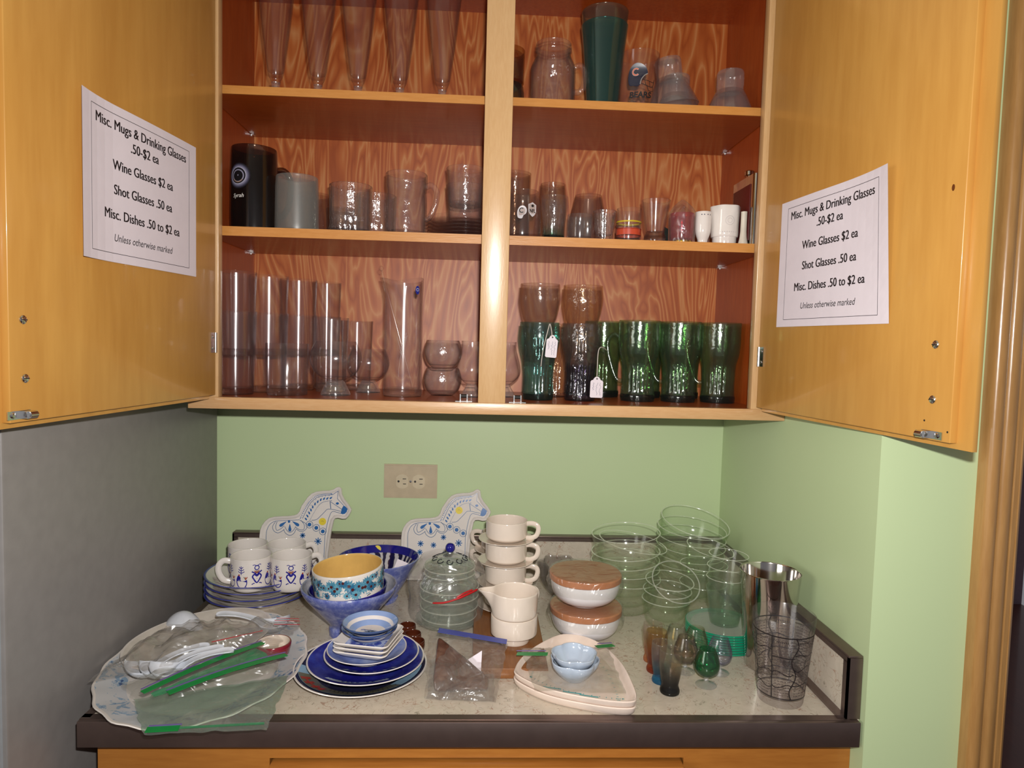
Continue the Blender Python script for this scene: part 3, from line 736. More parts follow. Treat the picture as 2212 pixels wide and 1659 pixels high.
# ---- bottom shelf, left: tall tumblers two high
to = [(.0325, 0), (.0333, .003), (.0358, .075), (.0388, .156), (.0390, .1605)]
TB = solo(core(G().lathe(shell(to, .0017, .012), M['clear'], 52), to, .012, M['solid']), 'tall_tumbler', 'clear tall tumbler in the lower front corner by the left door', 'glass', (-.4865, -.238, SF), group='tall clear tumblers')
lab = ['upper tall tumbler of the front pair by the left door', 'lower tall tumbler of the second pair from the front', 'upper tall tumbler of the second pair from the front',
       'lower tall tumbler of the third pair from the front', 'upper tall tumbler of the third pair from the front', 'lower tall tumbler of the rearmost pair by the back panel', 'upper tall tumbler of the rearmost pair by the back panel']
k = 0
for (x, y, up_only, s_) in ((-.4865, -.238, True, 1), (-.4455, -.166, False, 1), (-.4040, -.096, False, 1), (-.356, -.043, False, .80)):
    if not up_only: dup(TB, (x, y, SF), lab[k], scale=(s_, s_, 1)); k += 1
    dup(TB, (x, y, SF+.0752), lab[k], scale=(s_, s_, 1)); k += 1
dup(TB, (-.3265, -.128, SF), 'single tall tumbler behind the large snifter', scale=(.93, .93, .97))
dup(TB, (-.2865, -.052, SF), 'single tall tumbler by the back panel behind the small snifter', scale=(.9, .9, .95))
rk_ = [(.0375, 0), (.0388, .003), (.0400, .03), (.0410, .100)]
solo(core(G().lathe(shell(rk_, .0022, .014), M['clear'], 52), rk_, .014, M['solid']), 'short_rocks_glass', 'short clear rocks glass in front of the tall tumblers', 'glass', (-.3900, -.2290, SF))
def snifter(label, loc, s):
    t = thing('footed_snifter', label, 'glass', loc, 0, 'round footed snifters')
    bo = sm([(.0135, .030), (.026, .034), (.0420, .047), (.0505, .066), (.0500, .082), (.0445, .097), (.0400, .107)], 4)
    G().lathe(shell([(r*s, z*s) for r, z in bo], .0013, .036*s), M['clear'], 48).build('bowl', t)
    fo = [(0, 0), (.0290, 0), (.0295, .003), (.0235, .016), (.0200, .022), (.0175, .027), (.0135, .0305), (0, .0305)]
    G().lathe([(r*s, z*s) for r, z in fo], M['foot'], 40).build('foot', t)
    G().lathe([(0, .006*s), (.018*s, .008*s), (.0185*s, .014*s), (.014*s, .019*s), (0, .020*s)], M['gold_glint'], 28).build('foot_glint', t)  # gold reflection in the foot, put in as a tinted inner body
    return t
snifter('large round snifter on a flared foot at the front of the shelf', (-.2985, -.214, SF), 1.0)
snifter('smaller round snifter between the large one and the tall pitcher', (-.2480, -.126, SF), .86)
# martini pitcher
t = thing('martini_pitcher', 'tall narrow clear pitcher with pinched spout and blue sticker', 'pitcher', (-.1675, -.195, SF))
zs = [.0, .003, .010, .02, .05, .09, .13, .17, .20, .215, .226, .2335]
po = [(.0375 if z < .002 else .0392 if z < .012 else .0385, z) for z in zs]
def spout(a, r, z):
    if r < .02 or z < .17: return r
    w_ = max(0, (z-.17)/.0635)**2
    d = (a-pi+.25+pi) % (2*pi)-pi
    return r*(1 + w_*(.32*math.exp(-(d/.33)**2) - .10*math.exp(-((abs(d)-.85)/.45)**2) + .02))
g = G(); P_ = shell(po, .0024, .016)
g.lathe(P_, M['clear'], 64, mod=spout); core(g, po, .016, M['solid'])
for i, v in enumerate(g.v):
    if v[2] > .20:
        a = atan2(v[1], v[0]); g.v[i] = (v[0], v[1], v[2] + (v[2]-.20)/.0335*.004*cos(2*(a+.3)))
f = on_wall([(.0392, 0), (.0392, .24)], -pi/2, .0006); et = plain('etched_line', '#a89a94', .6)
for p in ([(-.004, .040), (-.002, .07), (.004, .10), (.010, .128)], [(.006, .045), (.004, .075), (-.004, .105), (-.008, .120)]): g.stroke(sm(p, 4), .0004, f, et)
for i in range(9):
    z = .085+.004*i; u = .001+.0009*i; g.stroke([(u, z), (u+.004, z+.005)], .0005, f, et); g.stroke([(u, z), (u-.003, z+.006)], .0005, f, et)
g.build('body', t)
f = on_wall([(.0405, 0), (.0405, .24)], -pi/2+.80, .0010)
G().disc(0, .2125, .0050, f, plain('blue_sticker', '#1d2a86', .35), 18, .0085).ring(0, .2135, .0028, .0008, on_wall([(.0405, 0), (.0405, .24)], -pi/2+.80, .0013), pale, 12).build('sticker', t)
solo(G().tube([(-.0455, -.002, .252), (.020, .004, .0185)], .0021, M['clear'], 10).lathe([(0, -.0055), (.003, -.0045), (.0052, 0), (.003, .0045), (0, .0055)], M['clear'], 18, T=Matrix.Translation((-.0462, -.002, .2555))), 'stirring_rod', 'thin glass stirring rod with ball end leaning in the tall pitcher', 'stirrer', (-.1675, -.195, SF))
# stacked roly poly glasses
ro = sm([(.021, 0), (.0235, .001), (.0330, .010), (.0395, .026), (.0398, .038), (.0360, .052), (.0340, .0565)], 4)
RO = solo(G().lathe(shell(ro, .0018, .005), M['cutg'], 48), 'roly_poly_glass', 'engraved roly poly glass at the bottom of a stacked pair', 'glass', (-.0890, -.158, SF), group='roly poly glasses')
dup(RO, (-.0890, -.158, SF+.0578), 'engraved roly poly glass balanced on top of its twin')
# nosing glasses either side of the stile
def nosing(label, loc):
    t = thing('nosing_glass', label, 'glass', loc, 0, 'tulip nosing glasses')
    bo = sm([(.0095, .026), (.016, .030), (.0285, .042), (.0325, .055), (.0290, .075), (.0230, .098), (.0222, .1145)], 4)
    G().lathe(shell(bo, .0016, .032), M['clear'], 40).build('bowl', t)
    G().lathe([(0, 0), (.0195, 0), (.0205, .003), (.0190, .009), (.0135, .018), (.0095, .0265), (0, .0265)], M['foot'], 36).build('foot', t)
nosing('tulip shaped nosing glass just left of the middle stile', (-.0275, -.185, SF))
nosing('tulip shaped nosing glass just right of the middle stile', (.0420, -.165, SF))

# ---- bottom shelf, right: bell soda glasses and green mugs
bell = sm([(.0300, 0), (.0310, .003), (.0312, .012), (.0298, .03), (.0296, .055), (.0325, .080), (.0385, .105), (.0415, .125), (.0410, .140), (.0398, .1555)], 4)
bflute = flutes(20, .045, .010, .085)
t1 = solo(core(G().lathe(shell(bell, .0020, .012), M['tealg'], 80, mod=bflute), bell, .012, M['solidteal']), 'bell_soda_glass', 'teal bell shaped soda glass carrying a clear one', 'glass', (.1080, -.2085, SF), group='bell soda glasses')
bellu = [(min(r*.965, r-.0014) if z < .10 else r*1.0, z) for r, z in bell]
g_ = shell([(r*.93 if z < .085 else r, z) for r, z in bell], .0018, .012)
solo(G().lathe(g_, M['smokel'], 80, mod=bflute), 'bell_soda_glass', 'pale smoky soda glass nested on top of the teal one', 'glass', (.1070, -.2085, SF+.0765), group='bell soda glasses')
solo(G().lathe(shell(bell, .0020, .012), M['purpleg'], 80, mod=bflute), 'bell_soda_glass', 'soda glass with dark purple base carrying an amber one', 'glass', (.1940, -.2065, SF), group='bell soda glasses')
solo(G().lathe(g_, M['amberl'], 80, mod=bflute), 'bell_soda_glass', 'light amber pebbled soda glass nested on top of the purple one', 'glass', (.1940, -.2065, SF+.0760), group='bell soda glasses')
solo(G().lathe(shell(bell, .0020, .012), M['amberl'], 80, mod=bflute), 'bell_soda_glass', 'amber soda glass behind, between the teal and purple ones', 'glass', (.1520, -.122, SF), group='bell soda glasses')
mug_o = sm([(.0345, 0), (.0352, .004), (.0355, .012), (.0330, .020), (.0325, .045), (.0335, .070), (.0362, .084), (.0405, .100), (.0425, .125), (.0424, .145), (.0430, .1655)], 4)
mf = flutes(18, .05, .014, .080)
def green_mug(label, loc, rz):
    t = thing('green_soda_mug', label, 'mug', loc, 0, 'green glass soda mugs')
    core(G().lathe(shell(mug_o, .0022, .014), M['greeng'], 72, mod=mf), mug_o, .014, M['solidgreen']).build('body', t)
    c, s_ = cos(rz), sin(rz)
    h = sm([(.0405, .130), (.052, .138), (.064, .128), (.066, .108), (.058, .075), (.046, .045), (.0335, .040)], 5)
    G().tube([(r*c, r*s_, z) for r, z in h], .0048, M['greeng'], 10).build('handle', t)
    return t
g1 = green_mug('green glass soda mug at the front left with a price tag on its handle', (.3180, -.1850, SF), R(158))
for (x, y), lb in zip([(.4040, -.1815), (.4895, -.1780)], ['green glass soda mug in the middle of the front row', 'green glass soda mug at the right end by the open door']): dup(g1, (x, y, SF), lb)
g2 = green_mug('green glass soda mug in the back row behind the price tag', (.2620, -.0850, SF), R(205))
for (x, y), lb in zip([(.3580, -.0780), (.4440, -.0760)], ['green glass soda mug in the back row between front left and middle mugs', 'green glass soda mug in the back row between middle and right mugs']): dup(g2, (x, y, SF), lb)
# string tags
ink = plain('pen_ink', '#5a5870', .6)
def price_tag(label, loc, w, h, cord, scr, tilt):
    t = thing('price_tag', label, 'tag', loc, 0)
    pts = [(-w/2, -h/2+.002), (-w/2+.002, -h/2), (w/2-.002, -h/2), (w/2, -h/2+.002), (w/2, h*.26), (w/2-.002, h*.32), (w*.30, h*.34), (w*.22, h*.43), (.002, h/2), (-.002, h/2), (-w*.22, h*.43), (-w*.30, h*.34), (-w/2+.002, h*.32), (-w/2, h*.26)]
    T = Matrix.Rotation(tilt, 4, 'Y') @ Matrix.Rotation(R(90), 4, 'X')
    g = G().prism(pts, -.0004, .0004, M['paper'], T)
    f = lambda u, v: tuple(T @ Vector((u, v, .0007)))
    g.disc(0, h*.40, .0016, f, M['dark'], 10)
    rnd = random.Random(scr)
    for j, u0 in enumerate((-w*.26, w*.02, w*.26)):
        p = [(u0 + rnd.uniform(-.0017, .0017), h*.22 - i*h*.60/15*(.6 if j == 0 else 1)) for i in range(16)]
        g.stroke(sm(p, 3), .0005, f, ink)
    g.build('card', t)
    G().tube(sm(cord, 6), .0008, plain('cotton_string', '#c9c1b8', .8), 6).build('string', t)
price_tag('white string tag hanging between the teal and purple glasses', (.1285, -.2560, 1.4535), .0225, .0440,
          [(0, 0, .0178), (-.001, -.001, .030), (-.004, .006, .0435), (-.007, .001, .036), (-.012, -.003, .016), (-.017, -.003, -.008), (-.0195, .006, -.040)], 3, R(4))
price_tag('white string tag hanging low from the front left green mug handle', (.2220, -.2430, 1.3745), .0255, .0420,
          [(0, 0, .0172), (.000, -.001, .040), (.0005, -.001, .066), (.004, .004, .0775), (.012, .014, .0795), (.026, .045, .0735)], 11, R(1))
# ================================================================== dishes on the counter
K = .9101
blue = plain('cobalt_glaze', '#1c1a78', .10, 0, .5, .3)
rimblue = plain('rim_blue', '#2a3590', .12, 0, .5, .3)
dala = plain('folk_blue', '#1f5f9e', .2, 0, .5, .3)
dala_l = plain('folk_blue_line', '#41648c', .2, 0, .5, .3)
yel = plain('yellow_sticker', '#d8c21c', .5)
mugblue = plain('motif_blue', '#221f86', .15, 0, .5, .3); red = plain('motif_red', '#a03a20', .2); olive = plain('motif_olive', '#6b5a36', .2)
# ---- horse shaped plates leaning on the splash
HX = -.42
horse_out = [(-.502, .0), (-.5035, .04), (-.504, .094), (-.5031, .1075), (-.4998, .1178), (-.493, .1281), (-.4844, .135), (-.4721, .1383), (-.4562, .1394), (-.4403, .1402), (-.4278, .1421), (-.4212, .145), (-.4169, .1508), (-.413, .1634), (-.4077, .1715), (-.4004, .183), (-.3916, .1918), (-.3804, .1966), (-.3656, .1985), (-.3506, .1994), (-.3416, .2024), (-.3349, .2071), (-.3292, .2078), (-.3243, .2038), (-.3226, .1912), (-.3163, .1798), (-.3065, .1685), (-.2991, .1571), (-.3, .1514), (-.3053, .141), (-.3107, .1353), (-.3187, .1346), (-.328, .1367), (-.3349, .136), (-.3381, .1314), (-.3404, .12), (-.3426, .1075), (-.3442, .0939), (-.3456, .0769), (-.3471, .06), (-.3478, .040), (-.350, .0), (-.398, .0), (-.403, .024), (-.414, .034), (-.432, .034), (-.443, .024), (-.448, .0)]
horse_out = [(x-HX, w) for x, w in horse_out]
def A(zx, zy):
    """drawing-board units -> plate plane"""
    u, v = zx/2120, zy/1659
    x = (-.5247*(1-u)-.2812*u)*(1-v) + (-.5129*(1-u)-.2728*u)*v
    w = (.2165*(1-u)+.2207*u)*(1-v) + (.0289*(1-u)+.0317*u)*v
    return x-HX, w
def horse_plate(label, x, sticker):
    t = thing('horse_plate', label, 'plate', (x, -.0475, K), 0, 'folk painted horse plates')
    t.rotation_euler = (R(-10.5), 0, 0)
    g = G(); n = len(horse_out)
    cx = sum(q[0] for q in horse_out)/n; cw = sum(q[1] for q in horse_out)/n
    def inset(d):
        o = []
        for i in range(n):
            a, b = horse_out[i-1], horse_out[(i+1) % n]; dx, dy = b[0]-a[0], b[1]-a[1]; L = sqrt(dx*dx+dy*dy) or 1
            o.append((horse_out[i][0] + dy/L*d, horse_out[i][1] - dx/L*d))
        return o
    loops = [(horse_out, .0), (horse_out, -.0085), (inset(.0012), -.0098), (inset(.0045), -.0090), (inset(.0080), -.0052)]
    base = 0; vs = []; fs = []
    for L, y in loops: vs += [(a, y, b) for a, b in L]
    for k in range(len(loops)-1):
        for i in range(n): fs.append((k*n+i, k*n+(i+1) % n, (k+1)*n+(i+1) % n, (k+1)*n+i))
    tri = tessellate_polygon([[Vector((a, b, 0)) for a, b in horse_out]])
    fs += [tuple(q) for q in tri]
    g.add(vs, fs, M['white']); L_ = loops[-1][0]; g.add(vs[(len(loops)-1)*n:], [tuple(q) for q in tessellate_polygon([[Vector((a, b, 0)) for a, b in L_]])], M['white'])
    f = lambda u, w: (u, -.0056, w)
    def S(p, w_, m=dala_l, k=4): g.stroke([q for q in sm([A(*z) for z in p], k)], w_, f, m)
    lw = .0011
    S([(240, 1500), (240, 1200), (245, 1050), (265, 950), (310, 865), (370, 815), (440, 790), (600, 780), (905, 765)], lw)
    S([(960, 740), (1020, 620), (1080, 500), (1150, 400), (1250, 320), (1350, 290), (1450, 275), (1560, 265)], lw)
    S([(1560, 265), (1670, 190)], lw, k=1); S([(1670, 190), (1655, 345), (1780, 480)], lw, k=1)
    g.fill([A(*z) for z in ((1780, 480), (1820, 505), (1860, 550), (1840, 610), (1805, 645), (1760, 655), (1720, 640), (1730, 590), (1745, 540))], f, dala)
    S([(1720, 640), (1640, 615), (1570, 600), (1530, 625), (1500, 690), (1470, 780), (1430, 960), (1410, 1060), (1400, 1250), (1385, 1540)], lw)
    S([(1510, 400), (1740, 555)], lw, k=1); S([(1510, 400), (1525, 545)], lw*1.5, k=1)
    S([(1720, 595), (1560, 560), (1460, 555), (1400, 610), (1320, 690), (1240, 760), (1140, 775)], lw)
    path = sm([A(*z) for z in ((1110, 770), (1180, 640), (1260, 510), (1340, 430), (1440, 395), (1540, 385))], 6)
    for q in path[::1]: g.disc(q[0], q[1], .0008, f, dala_l, 6)
    path = sm([A(*z) for z in ((920, 735), (985, 600), (1050, 480), (1120, 385), (1230, 295), (1340, 265), (1450, 250), (1545, 250))], 4)
    for q in path: g.disc(q[0], q[1], .0012, f, dala, 6)
    leaves = [(1030, 750), (1060, 690), (1095, 630), (1130, 570), (1165, 510), (1210, 450), (1265, 405), (1325, 365), (1390, 345), (1455, 340), (1525, 330)]
    for i, z in enumerate(leaves):
        a = R(-40 + 9*i); c_, s_ = cos(a), sin(a); q = A(*z)
        lf = [(0, .0045), (.0017, .001), (.0018, -.0018), (0, -.0038), (-.0018, -.0018), (-.0017, .001)]
        g.fill([(q[0] + u*c_ + v*s_, q[1] - u*s_ + v*c_) for u, v in lf], f, dala)
        g.disc(q[0]-.004*c_-.002*s_, q[1]+.004*s_+.004*c_, .0009, f, dala, 6)
    for k_ in (0, 1):
        o = 0 if k_ == 0 else 1
        S([(430-o*-30, 800), (370+o*60, 900), (400+o*50, 990-o*20), (480, 1025-o*55), (570-o*20, 980-o*50), (600, 950-o*70)], lw)
        S([(590+o*20, 960-o*60), (625+o*25, 1030-o*60), (710, 1075-o*60), (790-o*15, 1035-o*55), (835-o*10, 950-o*40)], lw)
        S([(835-o*20, 940-o*40), (900, 990-o*30), (980, 990-o*30), (1045-o*45, 930-o*20), (1040-o*50, 850), (910+o*20, 775)], lw)
    def petal(x0, y0, x1, y1, w_):
        a, b = A(x0, y0), A(x1, y1); dx, dy = b[0]-a[0], b[1]-a[1]; L = sqrt(dx*dx+dy*dy); nx, ny = -dy/L, dx/L
        P = [(a[0] + dx*t_ + nx*w_*v, a[1] + dy*t_ + ny*w_*v) for t_, v in ((0, .1), (.3, .5), (.7, 1), (.93, .75), (1, 0), (.93, -.75), (.7, -1), (.3, -.5), (0, -.1))]
        g.fill(P, f, dala)
    petal(645, 800, 505, 895, .0036); petal(710, 850, 712, 1000, .0036); petal(760, 795, 895, 885, .0036)
    q = A(695, 800); g.disc(q[0], q[1], .0030, f, dala, 12)
    for z in ((1100, 860), (1235, 925), (1365, 995)):
        q = A(*z); g.disc(q[0], q[1], .0044, f, dala, 16); g.ring(q[0], q[1], .0077, lw, f, dala_l, 22)
    def flake(zx, zy, r_, m=dala):
        q = A(zx, zy)
        for i in range(4):
            a = pi*i/4; g.stroke([(q[0]-r_*cos(a), q[1]-r_*sin(a)), (q[0]+r_*cos(a), q[1]+r_*sin(a))], .0021, f, m)
        g.disc(q[0], q[1], .0022, f, m, 8)
    flake(965, 1075, .0063); flake(1270, 1190, .0082); flake(500, 1200, .0070); flake(480, 1370, .0065); flake(760, 1230, .0065); flake(1000, 1400, .0070)
    q = A(1655, 440); g.disc(q[0], q[1], .0036, f, dala, 12, .0028)
    g.build('plate', t, ang=45)
    if sticker:
        G().disc(sticker[0], sticker[1], .0083, lambda u, w: (u, -.0062, w), yel, 22).stroke(sm([(sticker[0]-.003, sticker[1]), (sticker[0], sticker[1]+.0015), (sticker[0]+.003, sticker[1]-.0005)], 3), .0006, lambda u, w: (u, -.0064, w), olive).build('price_sticker', t)
    return t
s1 = A(1360, 800); horse_plate('white horse shaped plate with blue folk painting, nearer the refrigerator', HX, s1)
horse_plate('white horse shaped plate with blue folk painting, behind the lidded glass jar', HX+.321, (A(1360, 800)[0]-.009, A(1360, 800)[1]+.030))

# ---- generic round plate
def plate_prof(r, h, rb, t=.0035, top=None, rim=None, body=None, rimw=.10, well=None):
    """closed section of a plate; materials change along it"""
    b = body or M['white']
    return [(0, .0012, b), (rb*.9, .0012), (rb*.94, 0), (rb, 0), (rb*1.04, .003), (r*.80, h*.52), (r*.96, h*.90), (r, h, rim or b), (r*.995, h+.0012), (r*(1-rimw*.35), h+.0006, top or b), (r*.80, h*.55+t), (rb*1.0, t*1.25, well or top or b), (rb*.8, t), (0, t)]
# ---- four blue rimmed plates with four folk mugs on top
fp = plate_prof(.1075, .0225, .066, .0035, M['white'], rimblue, M['white'], .13)
fp = fp[:6] + [(.1000, .0185, rimblue), (.1035, .0205, M['white']), (.1075, .0225, rimblue)] + fp[8:]
FP = None
for i, nm in enumerate(('bottom', 'second from bottom', 'third from bottom', 'top')):
    z = K+.0130*i; lb = f'white dinner plate with blue rim, {nm} of the stack under the folk mugs'
    if FP is None: FP = solo(G().lathe(fp, M['white'], 72), 'dinner_plate', lb, 'plate', (-.4595, -.1725, z), group='blue rimmed plates under the mugs')
    elif i < 3: dup(FP, (-.4595, -.1725, z), lb)
    else:
        g = G().lathe(fp, M['white'], 72); f = lambda u, v: (u, v, .0047)
        for (x, y) in ((-.020, -.062), (.030, -.058), (-.075, -.015)):
            for k in range(3): g.stroke(sm([(x-.012+.004*k, y-.002*k), (x, y+.003-.002*k), (x+.014, y-.001*k)], 3), .0013, f, mugblue)
            g.ring(x+.022, y-.004, .004, .0014, f, mugblue, 12)
        solo(g, 'dinner_plate', lb, 'plate', (-.4595, -.1725, z), group='blue rimmed plates under the mugs')
mo = sm([(.0325, 0), (.0355, .0022), (.0385, .010), (.0398, .030), (.0400, .062), (.0402, .066)], 4)
def folk_motif(g, off):
    f = on_wall(mo, off, .0004)
    # heart with tulip and leaves
    g.stroke(sm([(0, .0215), (-.006, .0295), (-.0082, .0345), (-.0048, .0385), (0, .0350), (.0048, .0385), (.0082, .0345), (.0062, .0295)], 4, True), .0027, f, mugblue, True)
    for s_ in (-1, 1):
        g.stroke(sm([(0, .0365), (s_*.004, .041), (s_*.0095, .0445)], 4), .0026, f, mugblue)
        g.stroke(sm([(s_*.0042, .0205), (s_*.0065, .0205), (s_*.0095, .0185)], 3), .0018, f, mugblue)
        g.stroke(sm([(0, .0545), (s_*.0045, .0575), (s_*.0080, .0565)], 4), .0013, f, mugblue)
    g.ring(0, .0515, .0042, .0017, f, mugblue, 16)
    for u, m in ((-.005, red), (-.0025, olive), (0, red), (.0025, olive), (.005, red)): g.stroke([(u*.3, .0405), (u, .0460)], .0013, f, m)
    g.disc(0, .030, .0007, f, red, 6)
    # cockerel and pine sprig
    for d in (-.0285, .0285):
        f2 = on_wall(mo, off + d/.040, .0004)
        g.fill(sm([(-.0095, .034), (-.0118, .025), (-.009, .015), (-.002, .0105), (.006, .0125), (.0100, .020), (.0100, .0285), (.0060, .0265), (.001, .0255), (-.0025, .0275), (-.0025, .033), (-.006, .0375)], 3, True), f2, mugblue)
        g.stroke(sm([(-.005, .0285), (-.006, .0215), (-.001, .0175), (.0045, .0195), (.0065, .0245)], 4), .0009, on_wall(mo, off + d/.040, .0008), M['white'])
        g.disc(-.0055, .0375, .0018, f2, red, 8)
        for u, m in ((.004, olive), (.0075, red), (.011, red)): g.stroke([(.0075, .029), (u, .0345)], .0014, f2, m)
        g.stroke([(-.001, .0385), (-.001, .0555)], .0014, f2, mugblue)
        for w_, z in ((.0065, .042), (.0055, .0465), (.004, .051)): g.stroke(sm([(-.001-w_, z+.003), (-.001, z), (-.001+w_, z+.003)], 3), .0014, f2, mugblue)
def folk_mug(label, loc, rz, off):
    t = thing('folk_mug', label, 'mug', loc, rz, 'folk painted mugs on the plate stack')
    g = G().lathe(shell(mo, .0026, .004), M['white'], 56)
    for k in range(3): folk_motif(g, off + k*2*pi/3)
    g.build('body', t)
    G().tube(sm([(.0385, 0, .056), (.052, 0, .058), (.0605, 0, .049), (.0605, 0, .035), (.052, 0, .020), (.0385, 0, .015)], 5), .0040, M['white'], 10, sq=1.5).build('handle', t)
z = K+.0130*3+.0047
folk_mug('folk painted mug at front left of the plate stack, handle toward refrigerator', (-.4600, -.2230, z), R(195), R(-57)-R(195))
folk_mug('folk painted mug at front right of the plate stack beside the yellow bowl', (-.3815, -.2195, z), R(32), R(-76)-R(32))
folk_mug('folk painted mug at back left of the plate stack', (-.4915, -.1500, z), R(120), R(-50)-R(120))
folk_mug('folk painted mug at back right of the plate stack before the horse plate', (-.4130, -.1430, z), R(25), R(-82)-R(25))

# ---- bowls: speckled pedestal bowl, cobalt bowl, yellow daisy bowl
def speckled(name, a, b, c, sc=70):
    n = N(name); v = n.coord()
    col = n.ramp(n.noise(v, sc, 4, .65), [(.3, a), (.5, b), (.68, c)])
    return n.done(n.bsdf(col, .14, 0, .5, None, .3))
peri = speckled('sponged_periwinkle', '#4a55a0', '#6a74b2', '#9aa0c6')
perin = speckled('sponged_pale', '#8f93a8', '#a9a9b4', '#b9b6bc')
po_ = sm([(.036, 0), (.0365, .012), (.034, .018), (.040, .026), (.060, .050), (.0800, .074), (.0868, .086), (.0875, .091)], 3)
pp = shell(po_, .0035, .024)
k0 = len(po_)+1
g = G().lathe([(q[0], q[1], (peri if i <= k0 else perin)) for i, q in enumerate(pp)], peri, 72)
solo(g, 'pedestal_bowl', 'sponged periwinkle blue footed bowl holding the cobalt and yellow bowls', 'bowl', (-.2435, -.3330, K))
co = sm([(.030, 0), (.034, .002), (.0560, .018), (.0680, .038), (.0712, .050)], 3)
solo(G().lathe(shell(co, .0030, .004), blue, 60), 'cobalt_bowl', 'cobalt blue bowl nested between the pedestal bowl and yellow bowl', 'bowl', (-.2420, -.3420, K+.0420), rot=(R(2), R(-2.5), 0))
yo = sm([(.044, 0), (.050, .001), (.0590, .006), (.0622, .015), (.0632, .040), (.0636, .060)], 4)
yp = shell(yo, .0030, .005); k1 = len(yo)+1
yin = plain('yellow_glaze', '#cfa860', .10, 0, .5, .3)
g = G().lathe([(q[0], q[1], (M['white'] if i <= k1 else yin)) for i, q in enumerate(yp)], M['white'], 64)
dz = [plain('daisy_blue', c, .18, 0, .5, .3) for c in ('#4a86a0', '#2f688a', '#639cb0')]; dcen = plain('daisy_centre', '#4a1f24', .3); dleaf = plain('daisy_leaf', '#20303f', .25)
rnd = random.Random(5)
for i in range(150):
    u = rnd.uniform(-.196, .196); zz = rnd.uniform(.020, .056); a = rnd.uniform(0, pi)
    g.stroke([(u-.004*cos(a), zz-.003*sin(a)), (u+.004*cos(a), zz+.003*sin(a))], .0014, on_wall(yo, -pi/2, .0003), dleaf if i % 3 == 0 else dz[2])
i = 0; u = -.19
while u < .19:
    rr = rnd.choice((.012, .0105, .0075)); zz = rnd.choice((.0475, .035, .042, .0515, .028)) if rr < .012 else rnd.choice((.045, .038))
    f = on_wall(yo, -pi/2, .0006 + .00008*(i % 5)); m = dz[i % 3]
    for k in range(13):
        a = 2*pi*k/13+rnd.uniform(-.1, .1); L = rr*rnd.uniform(.85, 1.1)
        px, pz = u+L*cos(a), zz+L*sin(a); nx, nz = -sin(a)*rr*.17, cos(a)*rr*.17
        if .009 < pz < .0585: g.fill([(u, zz), (u+(px-u)*.6+nx, zz+(pz-zz)*.6+nz), (px, pz), (u+(px-u)*.6-nx, zz+(pz-zz)*.6-nz)], f, m)
    g.disc(u, zz, rr*.24, on_wall(yo, -pi/2, .0012), dcen, 9)
    u += rnd.uniform(.0042, .0068); i += 1
solo(g, 'daisy_bowl', 'yellow lined bowl with blue daisies around the outside, top of the nested bowls', 'bowl', (-.2395, -.3500, K+.0735), rot=(R(2), R(-4), 0))
# ---- large blue bowl behind with striped inside
def zebra():
    n = N('striped_folk_inside'); v = n.coord((1, 1, 1))
    tc = n.n('ShaderNodeTexCoord'); sp = n.n('ShaderNodeSeparateXYZ'); n.l(tc.outputs['Object'], sp.inputs[0])
    an = n.math('ARCTAN2', sp.outputs[1], sp.outputs[0])
    w_ = n.math('ADD', n.math('MULTIPLY', an, 26), n.math('MULTIPLY', n.noise(v, 22, 3), 16))
    s_ = n.math('SINE', w_)
    col = n.ramp(n.math('MULTIPLY', n.math('ADD', s_, 1), .5), [(0, '#16143c'), (.42, '#1c1c52'), (.50, '#8a8070'), (.62, '#b7b4b8'), (1, '#b7b4b8')], 'CONSTANT')
    return n.done(n.bsdf(col, .12, 0, .5, None, .3))
bo_ = sm([(.040, 0), (.042, .006), (.040, .010), (.058, .040), (.074, .068), (.0850, .0905)], 3)
bp = shell(bo_, .0035, .014); k2 = len(bo_)+1
prof = []
zb_ = zebra()
for i, q in enumerate(bp):
    m = peri if i <= k2 else (blue if q[1] > .0835 else zb_ if q[1] > .030 else blue)
    prof.append((q[0], q[1], m))
t = thing('striped_bowl', 'large deep blue bowl with striped inside standing behind the yellow bowl', 'bowl', (-.2150, -.1680, K))
G().lathe(prof, peri, 72).build('body', t)
G().disc(0, 0, .0082, lambda u, v: (-.014+u, .0772+v*.25, .0835+v*.95), yel, 20).build('price_sticker', t)
G().box(-.0115, .0115, -.0004, .0004, -.024, .024, M['paper'], Matrix.Translation((.045, -.030, .0690)) @ Matrix.Rotation(R(22), 4, 'Y') @ Matrix.Rotation(R(-20), 4, 'X')).build('paper_tag', t)

# ---- picture plates with square trays and little dishes
def scene_plate(name, label, r, h, rb, loc, base, fnart, rimw=.1):
    g = G().lathe(plate_prof(r, h, rb, .0032, base, None, M['white'], rimw, base), M['white'], 72)
    pr = [(rb, .0040+.0004), (r*.80, h*.55+.0032+.0006), (r*(1-rimw*.35), h+.001)]
    def fz(u, v):
        d = sqrt(u*u+v*v)
        z = .0044 if d < rb else pr[0][1]+(pr[1][1]-pr[0][1])*(d-rb)/(pr[1][0]-rb) if d < pr[1][0] else pr[1][1]+(pr[2][1]-pr[1][1])*(d-pr[1][0])/(pr[2][0]-pr[1][0])
        return (u, v, z+.0004)
    fnart(g, fz, r)
    return solo(g, name, label, 'plate', loc, group='picture plates in the front stack')
snow = plain('snow_white', '#aebbd0', .14, 0, .5, .3); darkb = plain('night_grey', '#24243c', .14, 0, .5, .3); skyb = plain('pale_sky', '#8fb0c8', .14, 0, .5, .3)
stone = plain('stone_olive', '#6d6a58', .2, 0, .5, .3); brick = plain('mill_red', '#a23428', .2, 0, .5, .3); midb = plain('mid_blue', '#3b4f9c', .14, 0, .5, .3)
cob2 = speckled('painted_cobalt', '#1a1a70', '#22227e', '#2f3a98', 30)
